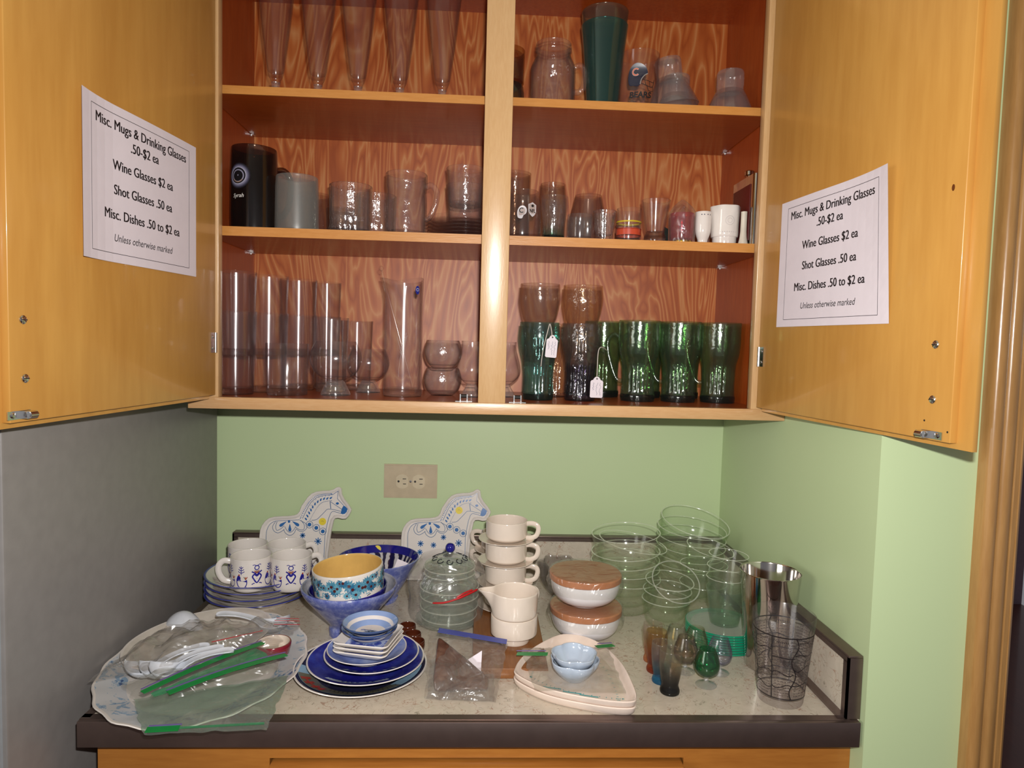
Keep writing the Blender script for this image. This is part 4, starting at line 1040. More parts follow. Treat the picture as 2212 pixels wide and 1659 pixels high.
def lifted(f, d):
    def h(u, v):
        x, y, z = f(u, v); return (x, y, z+d)
    return h
def band(g, f, a0, a1, r0, r1, m, n=14):
    for i in range(n):
        b0, b1 = a0+(a1-a0)*i/n, a0+(a1-a0)*(i+1)/n
        g.add([f(rr*cos(R(b)), rr*sin(R(b))) for rr, b in ((r0, b0), (r1, b0), (r1, b1), (r0, b1))], [(0, 1, 2, 3)], m)
def art1(g, f, r):
    f2, f3 = lifted(f, .0003), lifted(f, .0006)
    band(g, f, 180, 360, r*.66, r*.92, skyb, 30); band(g, f2, 196, 318, r*.66, r*.915, stone, 24)
    for a in (205, 216, 228, 236): band(g, f3, a, a+5, r*.76, r*.90, brick, 2)
    band(g, f3, 207, 240, r*.82, r*.85, brick, 4)
    for a in range(244, 316, 5): g.stroke([(rr*cos(R(a+dx)), rr*sin(R(a+dx))) for rr, dx in ((r*.70, 0), (r*.80, 3), (r*.90, 1))], .0009, f3, darkb)
scene_plate('picture_plate', 'large picture plate with mill scene and dark rim, bottom of the front stack', .1070, .0185, .064, (-.1925, -.4960, K), darkb, art1, .08)
def art2(g, f, r):
    f1 = lifted(f, .0003)
    for i in range(20):
        b0, b1 = 232+i*3.6, 232+(i+1)*3.6
        ra = r*.90; rb_ = r*(.70+.12*abs(i-10)/10)
        g.add([f(rr*cos(R(b)), rr*sin(R(b))) for rr, b in ((rb_, b0), (ra, b0), (ra, b1), (rb_, b1))], [(0, 1, 2, 3)], snow)
    for a in (252, 258, 263, 269, 280, 286): 
        for k in range(3): g.stroke([(r*.80*cos(R(a+k)), r*.80*sin(R(a+k))), (r*(.86-.01*k)*cos(R(a+k+.5)), r*.86*sin(R(a+k+.5)))], .0014, f1, midb if k else darkb)
    for a in (294, 299, 303): g.stroke([(r*.74*cos(R(a)), r*.74*sin(R(a))), (r*.84*cos(R(a+2)), r*.84*sin(R(a+2)))], .0008, f1, midb)
scene_plate('picture_plate', 'cobalt winter scene plate, second from bottom of the front stack', .0945, .0180, .056, (-.1850, -.4930, K+.0105), cob2, art2, .08)
def art3(g, f, r):
    for i in range(16):
        b0, b1 = 240+i*4.5, 240+(i+1)*4.5
        g.add([f(rr*cos(R(b)), rr*sin(R(b))) for rr, b in ((r*.78, b0), (r*.93, b0), (r*.93, b1), (r*.78, b1))], [(0, 1, 2, 3)], midb if i % 3 else snow)
scene_plate('picture_plate', 'deep blue plate, third from bottom of the front stack', .0765, .0170, .046, (-.1755, -.4960, K+.0225), cob2, art3, .09)
paleb = speckled('washed_blue', '#5a6ab0', '#7f8fc4', '#aab4d4', 18)
scene_plate('picture_plate', 'small washed blue plate directly under the square white trays', .0640, .0150, .038, (-.1830, -.4985, K+.0335), paleb, lambda g, f, r: None, .09)
# square trays
def rsq(s_, r, n=6):
    o = []
    for cx, cy, a in ((s_-r, s_-r, 0), (-s_+r, s_-r, 90), (-s_+r, -s_+r, 180), (s_-r, -s_+r, 270)):
        o += [(cx+r*cos(R(a+90*i/n)), cy+r*sin(R(a+90*i/n))) for i in range(n+1)]
    return o
def toile(name, bg, c1, c2, sc, lo=.50, hi=.60):
    n = N(name); v = n.coord()
    a = n.noise(v, sc, 4, .65, .8); b = n.noise(v, sc*.35, 2)
    col = n.mix(n.math('GREATER_THAN', a, lo), bg, c2); col = n.mix(n.math('GREATER_THAN', a, hi), col, c1)
    col = n.mix(n.math('LESS_THAN', b, .43), col, bg)
    return n.done(n.bsdf(col, .14, 0, .5, None, .25))
tdeco = toile('tray_scene', '#3d4a9c', '#a9b4d2', '#5966ae', 60, .48, .56)
def square_tray(label, loc, rz):
    loops = [(.0300, .006, 0), (.0335, .008, .002), (.0445, .010, .0105), (.0455, .010, .0125), (.0445, .010, .0135), (.0430, .010, .0128), (.0335, .008, .0050), (.0315, .007, .0042)]
    vs = []; fs = []; n = len(rsq(.03, .006))
    for s_, r, z in loops: vs += [(x, y, z) for x, y in rsq(s_, r)]
    for k in range(len(loops)-1):
        for i in range(n): fs.append((k*n+i, k*n+(i+1) % n, (k+1)*n+(i+1) % n, (k+1)*n+i))
    g = G().add(vs, fs + [tuple(range(n-1, -1, -1))], M['white']); g.add([vs[(len(loops)-1)*n+i] for i in range(n)], [tuple(range(n))], tdeco)
    return solo(g, 'square_tray', label, 'tray', loc, rz, 'square white trays')
for i, nm in enumerate(('bottom', 'middle', 'top')): square_tray(f'small square white tray with blue scene, {nm} of the three', (-.1790, -.5020, K+.0445+.0072*i), R(-14+i*1.2))
db = plain('dish_pale_blue', '#7f95c0', .12, 0, .5, .3); dw = plain('dish_white', '#d2ccca', .12, 0, .5, .3); dr = plain('dish_rim_blue', '#33487e', .12, 0, .5, .3)
def small_dish(label, loc, art):
    pr = [(0, .001, db), (.018, .001), (.0185, 0), (.021, 0), (.0225, .003), (.033, .010, dr), (.0425, .0175, db), (.0445, .0195, dr), (.0445, .0207), (.0432, .0207, db), (.0365, .0150, dw), (.033, .010), (.030, .0060, dw), (.024, .004), (0, .0035)]
    g = G().lathe(pr, db, 56)
    if art:
        f = lambda u, v: (u, v, .0048); rr = random.Random(4)
        for i in range(26):
            u = rr.gauss(0, .006); v = rr.gauss(-.004, .005); g.stroke([(u-.004, v+rr.uniform(-.002, .002)), (u, v), (u+.004, v+rr.uniform(-.002, .002))], .0012, f, midb if i % 2 else db)
    return solo(g, 'sauce_dish', label, 'dish', loc, group='small round blue dishes')
small_dish('small round pale blue dish under its twin on the square trays', (-.1785, -.5040, K+.0655), False)
small_dish('small round pale blue dish with painted tree, topmost of the front stack', (-.1770, -.5050, K+.0735), True)

# ---- brown glazed cups, lidded jar in a bag
brg = plain('brown_glaze', '#4a2012', .12, 0, .5, .3)
bc_ = solo(G().lathe(shell(sm([(.010, 0), (.0135, .004), (.0155, .012), (.0150, .020)], 3), .0018, .004), brg, 30), 'brown_cup', 'tiny brown glazed cup nearest the bagged glass jar', 'cup', (-.1335, -.3450, K), group='tiny brown cups')
dup(bc_, (-.1205, -.3800, K), 'tiny brown glazed cup beside the little blue dishes'); dup(bc_, (-.1120, -.4135, K), 'tiny brown glazed cup closest to the picture plates', scale=1.05)
M['rimg'] = glass('rim_glint_glass', '#fbfdf6', edge=(.8, .86, .7, 1), haze=.75, refl=3, hazec='#e2ead2')  # pale haze paints flash glints onto bowl rims and jar rings
M['jar'] = glass('pale_green_jar', '#dfeae2', haze=.10, refl=1.3, hazec='#cfd8d0')
lace = glass('pressed_glass_plate', '#e4ece8', haze=.10, refl=1.4, emboss=(160, .8))
solo(G().lathe(shell(sm([(.045, 0), (.047, .002), (.058, .006), (.0645, .012)], 3), .003, .003), lace, 80, mod=lambda a, r, z: r*(1+.02*cos(30*a)) if r > .055 else r), 'beaded_glass_plate', 'clear glass plate with beaded edge under the lidded jar', 'plate', (-.0600, -.2850, K))
t = thing('lidded_jar', 'stout ringed glass jar with blue knobbed lid inside a plastic bag', 'jar', (-.0600, -.2850, K+.0038))
jo = [(.048, 0), (.052, .003), (.0535, .014), (.0515, .017), (.0545, .020), (.0552, .032), (.0525, .035), (.0555, .038), (.0560, .052), (.0535, .055), (.0565, .058), (.0560, .070), (.0530, .080), (.0490, .090), (.0465, .094), (.0485, .097), (.0485, .108), (.0465, .110)]
g = G().lathe(shell(jo, .003, .005), M['jar'], 64)
for rr, zz in ((.0538, .0140), (.0555, .0330), (.0563, .0535), (.0568, .0715), (.0488, .0970), (.0488, .1080)):
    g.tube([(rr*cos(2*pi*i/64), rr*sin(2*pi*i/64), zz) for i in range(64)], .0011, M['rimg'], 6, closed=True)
g.build('body', t)
l = G().lathe([(0, .1135), (.030, .1135), (.0480, .1110), (.0490, .1130), (.0480, .1155), (.034, .1225), (.018, .1300), (.0085, .1335), (.0060, .1365), (0, .1365)], M['jar'], 56).build('lid', t)
G().lathe(sm([(0, .1360), (.0055, .1365), (.0092, .1420), (.0088, .1485), (.0050, .1530), (0, .1540)], 3), blue, 28).build('knob', l)
scr = plain('black_scroll', '#22252c', .3)
g = G(); pl_ = [(.0495, .1135), (.048, .116), (.034, .1232), (.018, .1308), (.009, .134)]
def fl_(u, rr):
    a = -pi/2+u; z = .1340
    for (r0, z0), (r1, z1) in zip(pl_, pl_[1:]):
        if r1 <= rr <= r0: z = z0+(z1-z0)*(r0-rr)/(r0-r1)
    return (rr*cos(a), rr*sin(a), z+.0009)
for k in range(10):
    u0 = 2*pi*k/10
    P = [(u0+.24*cos(5.2*i/13)*(1-.05*i), .0290+.0080*sin(5.2*i/13)*(1-.05*i)) for i in range(14)]
    g.tube([fl_(a, r_) for a, r_ in P], .0009, scr, 5)
g.build('scroll_pattern', l)
def bagm(seed, amp):
    def md(a, r, z):
        return r*(1+amp*noise.noise(Vector((cos(a)*1.7+seed, sin(a)*1.7, z*17)))+amp*.5*noise.noise(Vector((cos(a)*4.2+seed, sin(a)*4.2, z*34))))
    return md
def ln(p, k=5): return sm(p, k)
t = thing('zip_bag', 'crumpled clear zip bag with red seal around the lidded jar', 'bag', (-.0650, -.2850, K+.013))
g = G().lathe(ln([(.066, .000), (.071, .015), (.074, .04), (.075, .065), (.072, .085), (.064, .102), (.055, .113), (.0525, .118)]), M['filmg'], 72, mod=bagm(2.2, .10))
g.build('film', t)
rz_ = plain('red_zip', '#b3151c', .3)
G().tube(sm([(-.022, -.0805, .057), (0, -.0855, .060), (.022, -.083, .066), (.042, -.0745, .072), (.060, -.060, .076)], 5), [.0008]+[.0022]*10+[.0028]*9+[.0008], rz_, 8, sq=.8).tube(sm([(.022, -.084, .069), (.036, -.078, .0755), (.050, -.069, .078)], 5), .0016, rz_, 6).build('red_seal', t)

# ---- cream cups and saucers on the wooden board
bd = wood('teak_board', '#6f4426', '#84542e', '#946236', 'Y', 1.6, .4, .4, .1, .3)
BT = .018
solo(G().bbox(-.0625, .0625, -.17, .17, 0, BT, bd, .002), 'wooden_board', 'flat teak wood board under the cream cups and creamer', 'board', (.0510, -.3380, K))
cup_o = sm([(.027, 0), (.0300, .0010), (.0385, .006), (.0412, .012), (.0415, .036), (.0415, .040)], 4)
def cream_cup(name, label, loc, rz, grp):
    t = thing(name, label, 'cup', loc, rz, grp)
    G().lathe(shell(cup_o, .0024, .004), M['cream'], 56).build('body', t)
    G().tube(sm([(.0400, 0, .036), (.052, 0, .0375), (.0620, 0, .034), (.0645, 0, .025), (.0600, 0, .013), (.050, 0, .008), (.0400, 0, .0075)], 5), .0030, M['cream'], 10, sq=1.6).build('handle', t)
    return t
sau = plate_prof(.0560, .0060, .031, .0026, M['cream'], M['cream'], M['cream'])
SA = None; CC = None
names = ('bottom', 'second', 'third', 'top')
for bx, by, zb, rz, cnt, pitch, wh in ((.0505, -.2430, K+BT, -6, 4, .0440, 'front'), (.0420, -.1000, K, 170, 3, .0425, 'rear')):
    for i in range(cnt):
        z = zb + pitch*i + (.0008 if i else 0)
        nm = names[i] if i < cnt-1 else 'top'
        lb = f'cream saucer, {nm} level of the {wh} cup stack'; lc = f'plain cream cup, {nm} level of the {wh} cup stack'
        if SA is None:
            SA = solo(G().lathe(sau, M['cream'], 56), 'cream_saucer', lb, 'saucer', (bx, by, z), group='cream saucers'); CC = cream_cup('cream_cup', lc, (bx, by, z+.0029), R(rz), 'cream cups')
        else:
            dup(SA, (bx, by, z), lb); dup(CC, (bx, by, z+.0029), lc, rz=R(rz-3*i))
sg = sm([(.0255, 0), (.0275, .001), (.0290, .010), (.0300, .0125), (.0395, .0155), (.0412, .020), (.0415, .046), (.0400, .0475)], 4)
solo(G().lathe(shell(sg, .0025, .014), M['cream'], 56), 'cream_sugar_bowl', 'cream sugar bowl on a small foot standing at the front of the board', 'bowl', (.0610, -.4030, K+BT))
t = thing('creamer', 'cream jug with pointed spout stacked on the sugar bowl', 'jug', (.0610, -.4030, K+BT+.0480))
cro = sm([(.0345, 0), (.0385, .001), (.0402, .006), (.0412, .030), (.0415, .043)], 4)
def crsp(a, r, z):
    d = (a-pi+R(3)+pi) % (2*pi)-pi; w_ = max(0, (z-.004)/.039)**1.7
    return r*(1+.58*w_*math.exp(-(d/.24)**2)) if r > .01 else r
g = G().lathe(shell(cro, .0024, .004), M['cream'], 96, mod=crsp)
g.build('body', t)
# ---- covered casseroles wrapped in film
tera = plain('tan_wood_lid', '#b0714a', .4, 0, .4); 
def casserole(label, loc, lidh, seed):
    t = thing('lidded_casserole', label, 'casserole', loc, 0, 'white casseroles with tan lids')
    co_ = sm([(.033, 0), (.035, .002), (.0360, .003), (.050, .009), (.0610, .021), (.0655, .036), (.0660, .046)], 4)
    def sqr(a, r, z): return r*(1+.014*cos(4*a+pi))
    G().lathe(shell(co_, .003, .006), plain('casserole_white', '#dcd8da', .10, 0, .5, .3, .02), 64, mod=sqr).build('body', t)
    G().lathe([(0, .0462), (.0665, .0462), (.0685, .048), (.0685, .0565), (.0665, .0585), (0, .0590)], tera, 64, mod=sqr).build('lid', t)
    G().lathe(ln([(.0700, .030), (.0720, .040), (.0708, .0500), (.0700, .0590), (.064, .0618), (.035, .0612), (0, .0605)], 3), M['film'], 64, mod=lambda a, r, z: max(r*.99, sqr(a, r, z)*(1+(.07 if z < .045 else .018)*abs(noise.noise(Vector((cos(a)*2+seed, sin(a)*2, z*40))))))).build('plastic_wrap', t)
    return t
casserole('white casserole with tan lid, lower of the wrapped pair', (.2000, -.3350, K), .01, 1.1)
casserole('white casserole with tan lid, upper of the wrapped pair', (.1975, -.3330, K+.0625), .01, 5.7)
gb = glass('grey_glass_flower', '#b8b4b2', haze=.10, refl=1.4)
solo(G().lathe(shell(sm([(.020, 0), (.030, .012), (.040, .035), (.043, .072)], 3), .003, .006), gb, 96, mod=lambda a, r, z: r*(1+.13*cos(6*a)*(z/.07)) if r > .015 else r), 'scalloped_grey_bowl', 'grey glass bowl with wavy edge behind the wrapped casseroles', 'bowl', (.1740, -.1250, K))

# ---- clear glass bowl stacks
M['bowlg'] = glass('clear_bowl_glass', '#f8fbf6', edge=(.84, .89, .80, 1), haze=.014, refl=.42)
bw = sm([(.030, 0), (.034, .0012), (.050, .008), (.0610, .022), (.0665, .040), (.0700, .060), (.0715, .0705)], 4)
cw = sm([(.026, 0), (.030, .0012), (.0370, .010), (.0410, .026), (.0440, .046), (.0455, .052)], 4)
ordn = ['bottom', 'second', 'third', 'fourth', 'fifth', 'sixth', 'seventh']
def stack(prof, px, py, z0, pitch, tilts, s_, drift, where, grp):
    base = None
    for i, (tx, ty) in enumerate(tilts):
        lb = f'clear glass bowl, {ordn[i] if i < len(tilts)-1 else "topmost"} of the stack {where}'
        loc = (px+drift[0]*i, py+drift[1]*i, z0+pitch*i); rot = (R(tx), R(ty), 0)
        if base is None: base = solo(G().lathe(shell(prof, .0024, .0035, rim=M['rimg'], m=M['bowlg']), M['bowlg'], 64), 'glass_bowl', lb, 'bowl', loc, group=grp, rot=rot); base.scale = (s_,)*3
        else: dup(base, loc, lb, rot=rot)
stack(bw, .3020, -.2150, K, .0185, [(0, 0), (0, -2), (1, -3), (1, -3), (2, 9), (2, -4)], .99, (.0004, .0015), 'behind the casseroles', 'left stack of clear glass bowls')
stack(bw, .4640, -.1180, K, .0195, [(0, 0), (2, 1), (3, 2), (4, 3), (5, 4), (13, 8)], 1.05, (-.0012, -.0004), 'in the wall corner', 'corner stack of clear glass bowls')
stack(cw, .3660, -.2900, K, .0190, [(0, 0), (3, 0), (6, 2), (38, 7)], 1.04, (.0012, .0003), 'before the corner stack', 'small clear glass bowls')
# small glass cups on green edged plates
gp = glass('pale_green_plate', '#e2efe6', edge=lin('#b4dcc4'), haze=.5, hazec='#b6b2a4', refl=1.1)
gpe = plain('green_glass_edge', '#118a66', .12, 0, .6, .3, .15)
gpo = [(.050, 0), (.0560, .0004, gpe), (.0660, .0008), (.0668, .0018), (.0668, .0040), (.0655, .0046, gp), (.060, .0040), (.052, .0024), (0, .0024)]
GPL = None
for i in range(8):
    lb = f'round green edged glass plate, {("bottom", "second", "third", "fourth", "fifth", "sixth", "seventh", "top")[i]} of the stack beside the shaker'
    if GPL is None: GPL = solo(G().lathe([(0, 0, gp)] + gpo, gp, 64), 'green_edged_plate', lb, 'plate', (.4540, -.3590, K), group='green edged glass plates')
    else: dup(GPL, (.4540, -.3590, K+.0047*i), lb)
sc = sm([(.0240, 0), (.0262, .003), (.0290, .022), (.0335, .050), (.0362, .066)], 3)
zc = K+.0047*7+.0028
for i, (nm, rot) in enumerate((('lowest', (0, 0, 0)), ('second', (0, 0, 0)), ('third', (R(1), 0, 0)), ('topmost', (R(1), R(2), 0)))):
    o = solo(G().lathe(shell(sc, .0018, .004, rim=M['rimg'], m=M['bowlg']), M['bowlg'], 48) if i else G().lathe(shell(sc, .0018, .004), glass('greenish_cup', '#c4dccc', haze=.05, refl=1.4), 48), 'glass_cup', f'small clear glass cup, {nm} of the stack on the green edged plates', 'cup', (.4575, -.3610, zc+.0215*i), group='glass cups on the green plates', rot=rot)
cupo = sm([(.032, 0), (.035, .003), (.040, .03), (.0465, .062), (.048, .068)], 3)
t = thing('wide_glass_cup', 'wide clear glass cup tilted on other bowls right behind the glass cups', 'cup', (.4560, -.2330, K+.076))
t.rotation_euler = (R(8), R(9), 0)
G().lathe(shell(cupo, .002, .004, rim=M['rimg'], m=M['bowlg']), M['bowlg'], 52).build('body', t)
G().tube(sm([(-.044, -.004, .056), (-.056, -.006, .058), (-.062, -.007, .044), (-.054, -.006, .030), (-.041, -.004, .030)], 5), .0026, M['bowlg'], 8).build('handle', t)
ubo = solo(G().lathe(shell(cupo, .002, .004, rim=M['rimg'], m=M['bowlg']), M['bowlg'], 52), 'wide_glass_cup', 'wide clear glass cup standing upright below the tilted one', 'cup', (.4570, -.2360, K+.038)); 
ub2 = dup(ubo, (.4570, -.2360, K), 'wide clear glass cup at the very bottom behind the glass cups')

# ---- cocktail shaker and mixing glass
so = [(.0345, 0), (.0355, .0015), (.0360, .005), (.0500, .166), (.0506, .1675)]
solo(G().lathe(shell(so, .0012, .004), M['steel'], 72), 'cocktail_shaker', 'tall polished steel cocktail shaker tin in the right corner', 'shaker', (.4985, -.4560, K))
mxo = [(.0330, 0), (.0340, .003), (.0352, .014), (.0472, .138)]
g = G().lathe(shell(mxo, .0026, .012), M['clear'], 64)
ik = plain('black_ink_print', '#1c1718', .4); rk = plain('faded_ink_print', '#4a3f3c', .4)
f = on_wall(mxo, -pi/2, .0005)
def hl(z, a0=-pi, a1=pi, w_=.0019):
    r = interp(mxo, z); n = 44
    g.stroke([((a0+(a1-a0)*i/n)*r, z) for i in range(n+1)], w_, f, ik)
hl(.1155); hl(.0165)
def vl(a, z0, z1, w_=.0015, m=ik): g.stroke([(a*interp(mxo, z0+(z1-z0)*i/8), z0+(z1-z0)*i/8) for i in range(9)], w_, f, m)
rnd = random.Random(9)
for k in range(8):
    a0 = -pi + 2*pi*k/8; a1 = a0+2*pi/8
    if k % 2: vl(a0, .0165, .1155)
    else:
        P = [(a0 + .10*sin(i*.9), .115-.0985*i/14) for i in range(15)]
        g.stroke(sm([(a*interp(mxo, z_), z_) for a, z_ in P], 3), .0015, f, ik)
    for z_ in (.088, .062, .040):
        zz = z_+rnd.uniform(-.006, .006)
        r = interp(mxo, zz); c_ = rnd.uniform(-.004, .004)
        g.stroke(sm([(a0*r, zz), ((a0+.2)*r, zz+c_), ((a1-.2)*r, zz-c_), (a1*r, zz)], 4), .0015, f, ik)
    for row in range(20):
        zz = .0215+.0046*row
        r = interp(mxo, zz); u = (a0+.10)*r
        while u < (a1-.10)*r:
            L = rnd.uniform(.0015, .005)
            if rnd.random() < .85: g.stroke([(u, zz+rnd.uniform(-.0004, .0004)), (u+L*.5, zz+rnd.uniform(.0004, .0012)), (u+L, zz)], .0011, f, rk)
            u += L+.0014
    zz = .108; r = interp(mxo, zz)
    for q in range(7): g.stroke([((a0+.16)*r+q*.0026, zz-.0016), ((a0+.16)*r+q*.0026+.0006, zz+.0014)], .0009, f, ik)
solo(g, 'mixing_glass', 'clear mixing glass covered in black printed recipes beside the shaker', 'glass', (.4745, -.5660, K))

# ---- coloured shot glasses and little snifters
sho = sm([(.0135, 0), (.0145, .001), (.0148, .005), (.0128, .0115), (.0130, .016), (.0155, .030), (.0172, .048), (.0170, .060), (.0165, .066)], 4)
def shot(label, loc, ramp, s_=1):
    m = glass('ombre_glass', haze=.05, refl=.7, ramp=ramp)
    o = solo(G().lathe(shell(sho, .0014, .012), m, 40), 'coloured_shot_glass', label, 'shot glass', loc, group='coloured shot glasses'); o.scale = (s_,)*3
shot('smoky black shot glass at the front of the coloured row', (.3035, -.5480, K), [(0, '#0a0806'), (.24, '#15100c'), (.38, '#7a6a4c'), (.6, '#cfc2a6'), (1, '#d8cdb8')], 1.05)
shot('bright blue shot glass, second from front of the coloured row', (.2985, -.5140, K), [(0, '#1484c8'), (.3, '#2f9ad4'), (.48, '#c8d4d4'), (1, '#d6dad2')])
shot('deep orange amber shot glass, third from front of the coloured row', (.2990, -.4775, K), [(0, '#a83c10'), (.3, '#b85418'), (.5, '#d0983c'), (1, '#c8ac68')], 1.05)
shot('pale peach shot glass at the back of the coloured row', (.3020, -.4395, K), [(0, '#e08858'), (.3, '#e4a078'), (.5, '#e4ccb8'), (1, '#e2d4c8')])
def tiny_snifter(label, loc, tint, edge=None):
    t = thing('tiny_snifter', label, 'glass', loc, 0, 'tiny coloured snifters')
    bo = sm([(.0035, .0165), (.0120, .0185), (.0185, .0255), (.0205, .034), (.0190, .044), (.0150, .056), (.0135, .0605)], 4)
    G().lathe(shell(bo, .0012, .0185), glass('tinted_bowl', tint, edge=edge, haze=.035, refl=1.3), 40).build('bowl', t)
    G().lathe([(0, 0), (.0165, 0), (.0170, .001), (.0100, .0030), (.0035, .0060), (.0045, .009), (.0032, .0120), (.0036, .0166), (0, .0166)], M['foot'], 32).build('foot', t)
tiny_snifter('tiny emerald green snifter at the front', (.3700, -.5250, K), '#2f9a58', lin('#0b4a26'))
tiny_snifter('tiny smoky snifter beside the green one', (.3490, -.4790, K), '#c8b4a0', lin('#6a5a50'))
tiny_snifter('tiny lavender edged snifter right of the green one', (.4060, -.4830, K), '#dcdae4', lin('#7a78c8'))
tiny_snifter('tiny pale olive snifter near the green edged plates', (.3780, -.4430, K), '#d8dcc0', lin('#8a9a3c'))
tiny_snifter('tiny pale clear snifter behind the smoky one', (.3460, -.4350, K), '#dcdfd2', lin('#a0a48c'))

# ---- pick shaped plates with a bagged flower bowl
def pick(n=64):
    P = [(-.0870, .0000), (-.0860, -.0230), (-.0550, -.0560), (-.0150, -.0790), (.0450, -.0975), (.0830, -.1000), (.0940, -.0860), (.0960, -.0500), (.0905, .0200), (.0700, .0850), (.0450, .1180), (.0180, .1300), (-.0100, .1240), (-.0500, .0800), (-.0760, .0350)]
    return sm(P, 5, True)
def pick_plate(label, loc, art):
    P = pick(); n = len(P)
    def off(d):
        o = []
        for i in range(n):
            a, b = P[i-1], P[(i+1) % n]; dx, dy = b[0]-a[0], b[1]-a[1]; L = sqrt(dx*dx+dy*dy) or 1
            o.append((P[i][0]-dy/L*d, P[i][1]+dx/L*d))
        return o
    loops = [(off(.014), 0), (off(.006), .0015), (off(.0015), .007), (off(0), .0135), (off(.0012), .0148), (off(.0035), .0140), (off(.009), .0065), (off(.016), .0040)]
    vs = []; fs = []
    for L, z in loops: vs += [(x, y, z) for x, y in L]
    for k in range(len(loops)-1):
        for i in range(n): fs.append((k*n+i, k*n+(i+1) % n, (k+1)*n+(i+1) % n, (k+1)*n+i))
    tri = tessellate_polygon([[Vector((x, y, 0)) for x, y in loops[0][0]]])
    pk = plain('pink_cream_glaze', '#dccabd', .12, 0, .5, .3)
    fs += [tuple(q[::-1]) for q in tri]
    g = G().add(vs, fs, pk); g.add(vs[(len(loops)-1)*n:], [tuple(q) for q in tessellate_polygon([[Vector((x, y, 0)) for x, y in loops[-1][0]]])], pk)
    if art:
        tl = plain('teal_dash', '#5aa6a8', .2); f = lambda u, v: (u, v, .0046)
        q = off(.026)
        for i in range(0, n, 1): 
            a, b = q[i], off(.029)[i]; g.stroke([a, b], .0011, f, tl)
        for x, y, a in ((-.03, -.045, 20), (.0, -.058, 10), (.025, -.067, 8)):
            g.stroke(sm([(x-.014, y+.004), (x, y), (x+.014, y-.003)], 3), .003, f, tl)
    return solo(g, 'pick_plate', label, 'plate', loc, R(-2), 'rounded triangular plates')
pick_plate('cream rounded triangular plate underneath its twin', (.1450, -.5200, K), False)
pick_plate('cream rounded triangular plate on top, with teal dashes', (.1452, -.5195, K+.0098), True)
pb = glass('powder_blue_porcelain', '#aab6c4', haze=.9, rough=.08, hazec='#a6b4c6')
pblue = plain('powder_blue', '#aab6c6', .12, 0, .5, .3)
solo(G().lathe(shell(sm([(.018, 0), (.020, .002), (.028, .010), (.036, .022), (.0375, .031)], 3), .0026, .005), pblue, 80, mod=lambda a, r, z: r*(1+.13*abs(cos(2.5*a))*(z/.03)-.05) if r > .012 else r), 'flower_bowl', 'powder blue flower shaped bowl on the cream triangular plate', 'bowl', (.1520, -.5330, K+.0150))
solo(G().lathe(shell(sm([(.016, 0), (.018, .002), (.026, .009), (.0335, .020), (.0350, .027)], 3), .0026, .005), pblue, 80, mod=lambda a, r, z: r*(1+.14*abs(cos(2.5*a+.6))*(z/.03)-.05) if r > .012 else r), 'flower_bowl', 'second powder blue flower bowl nested inside the first', 'bowl', (.1515, -.5330, K+.0290), rz=R(30))

def sheet(c, nx, ny, amp, seed, m, lift=0, frq=24):
    """crumpled film between four corners (bl, br, tr, tl); two plies"""
    bl, br, tr, tl = [Vector(q) for q in c]; vs = []; fs = []
    for o in (0, 1):
        for j in range(ny+1):
            for i in range(nx+1):
                u, v = i/nx, j/ny
                p = bl*(1-u)*(1-v)+br*u*(1-v)+tr*u*v+tl*(1-u)*v
                ed = min(1, 6*min(u, 1-u, v, 1-v)+.15)
                h = (.75-abs(noise.noise(Vector((p.x*frq+seed, p.y*frq, seed))))*1.5) + .55*(.6-abs(noise.noise(Vector((p.x*frq*2.1+seed, p.y*frq*2.1, seed+3))))*1.5)
                bump_ = lift*sin(pi*u)*sin(pi*v)
                vs.append((p.x+.004*noise.noise(Vector((v*9, seed, u*9))), p.y+.004*noise.noise(Vector((seed, u*9, v*9))), p.z + (amp*h*ed+bump_)*(1 if o else .25)))
    k = (nx+1)*(ny+1)
    for o in (0, k):
        for j in range(ny):
            for i in range(nx):
                a = o+j*(nx+1)+i; fs.append((a, a+1, a+nx+2, a+nx+1))
    return G().add(vs, fs, m)
zgreen = plain('green_zip', '#12803a', .35); zpur = plain('violet_zip_line', '#6a5a94', .35); zblue = plain('blue_zip', '#3f4a9c', .4); zred = plain('red_zip_line', '#b8303a', .4)
def strip(g, a, b, w_, m, z=0, n=12, sag=0):
    a, b = Vector(a), Vector(b); d = (b-a).normalized(); s_ = Vector((-d.y, d.x, 0))*w_/2; vs = []; fs = []
    for i in range(n+1):
        p = a.lerp(b, i/n); p.z += z+sag*sin(pi*i/n)*1.0
        vs += [p+s_, p-s_, p+s_+Vector((0, 0, .0006)), p-s_+Vector((0, 0, .0006))]
    for i in range(n):
        q = 4*i
        fs += [(q, q+1, q+5, q+4), (q+2, q+6, q+7, q+3), (q, q+4, q+6, q+2), (q+1, q+3, q+7, q+5)]
    return g.add(vs, fs, m)
t = thing('zip_bag', 'clear zip bag with green seal draped over the triangular plate and flower bowl', 'bag', (.140, -.50, K+.022))
def local(g, nm, t): o = g.build(nm, t); o.location = -Vector(t.location); return o
local(sheet([(.085, -.590, .934), (.222, -.598, .934), (.222, -.450, .937), (.070, -.455, .937)], 26, 22, .010, 4.1, M['film'], 0), 'film', t)
g = G(); strip(g, (.062, -.492, .945), (.112, -.503, .950), .011, zgreen); strip(g, (.196, -.480, .952), (.229, -.462, .947), .010, zgreen); local(g, 'green_seal', t)
g = G(); strip(g, (.062, -.483, .946), (.110, -.493, .951), .0022, zpur); strip(g, (.200, -.470, .953), (.227, -.455, .948), .0022, zpur); local(g, 'violet_line', t)

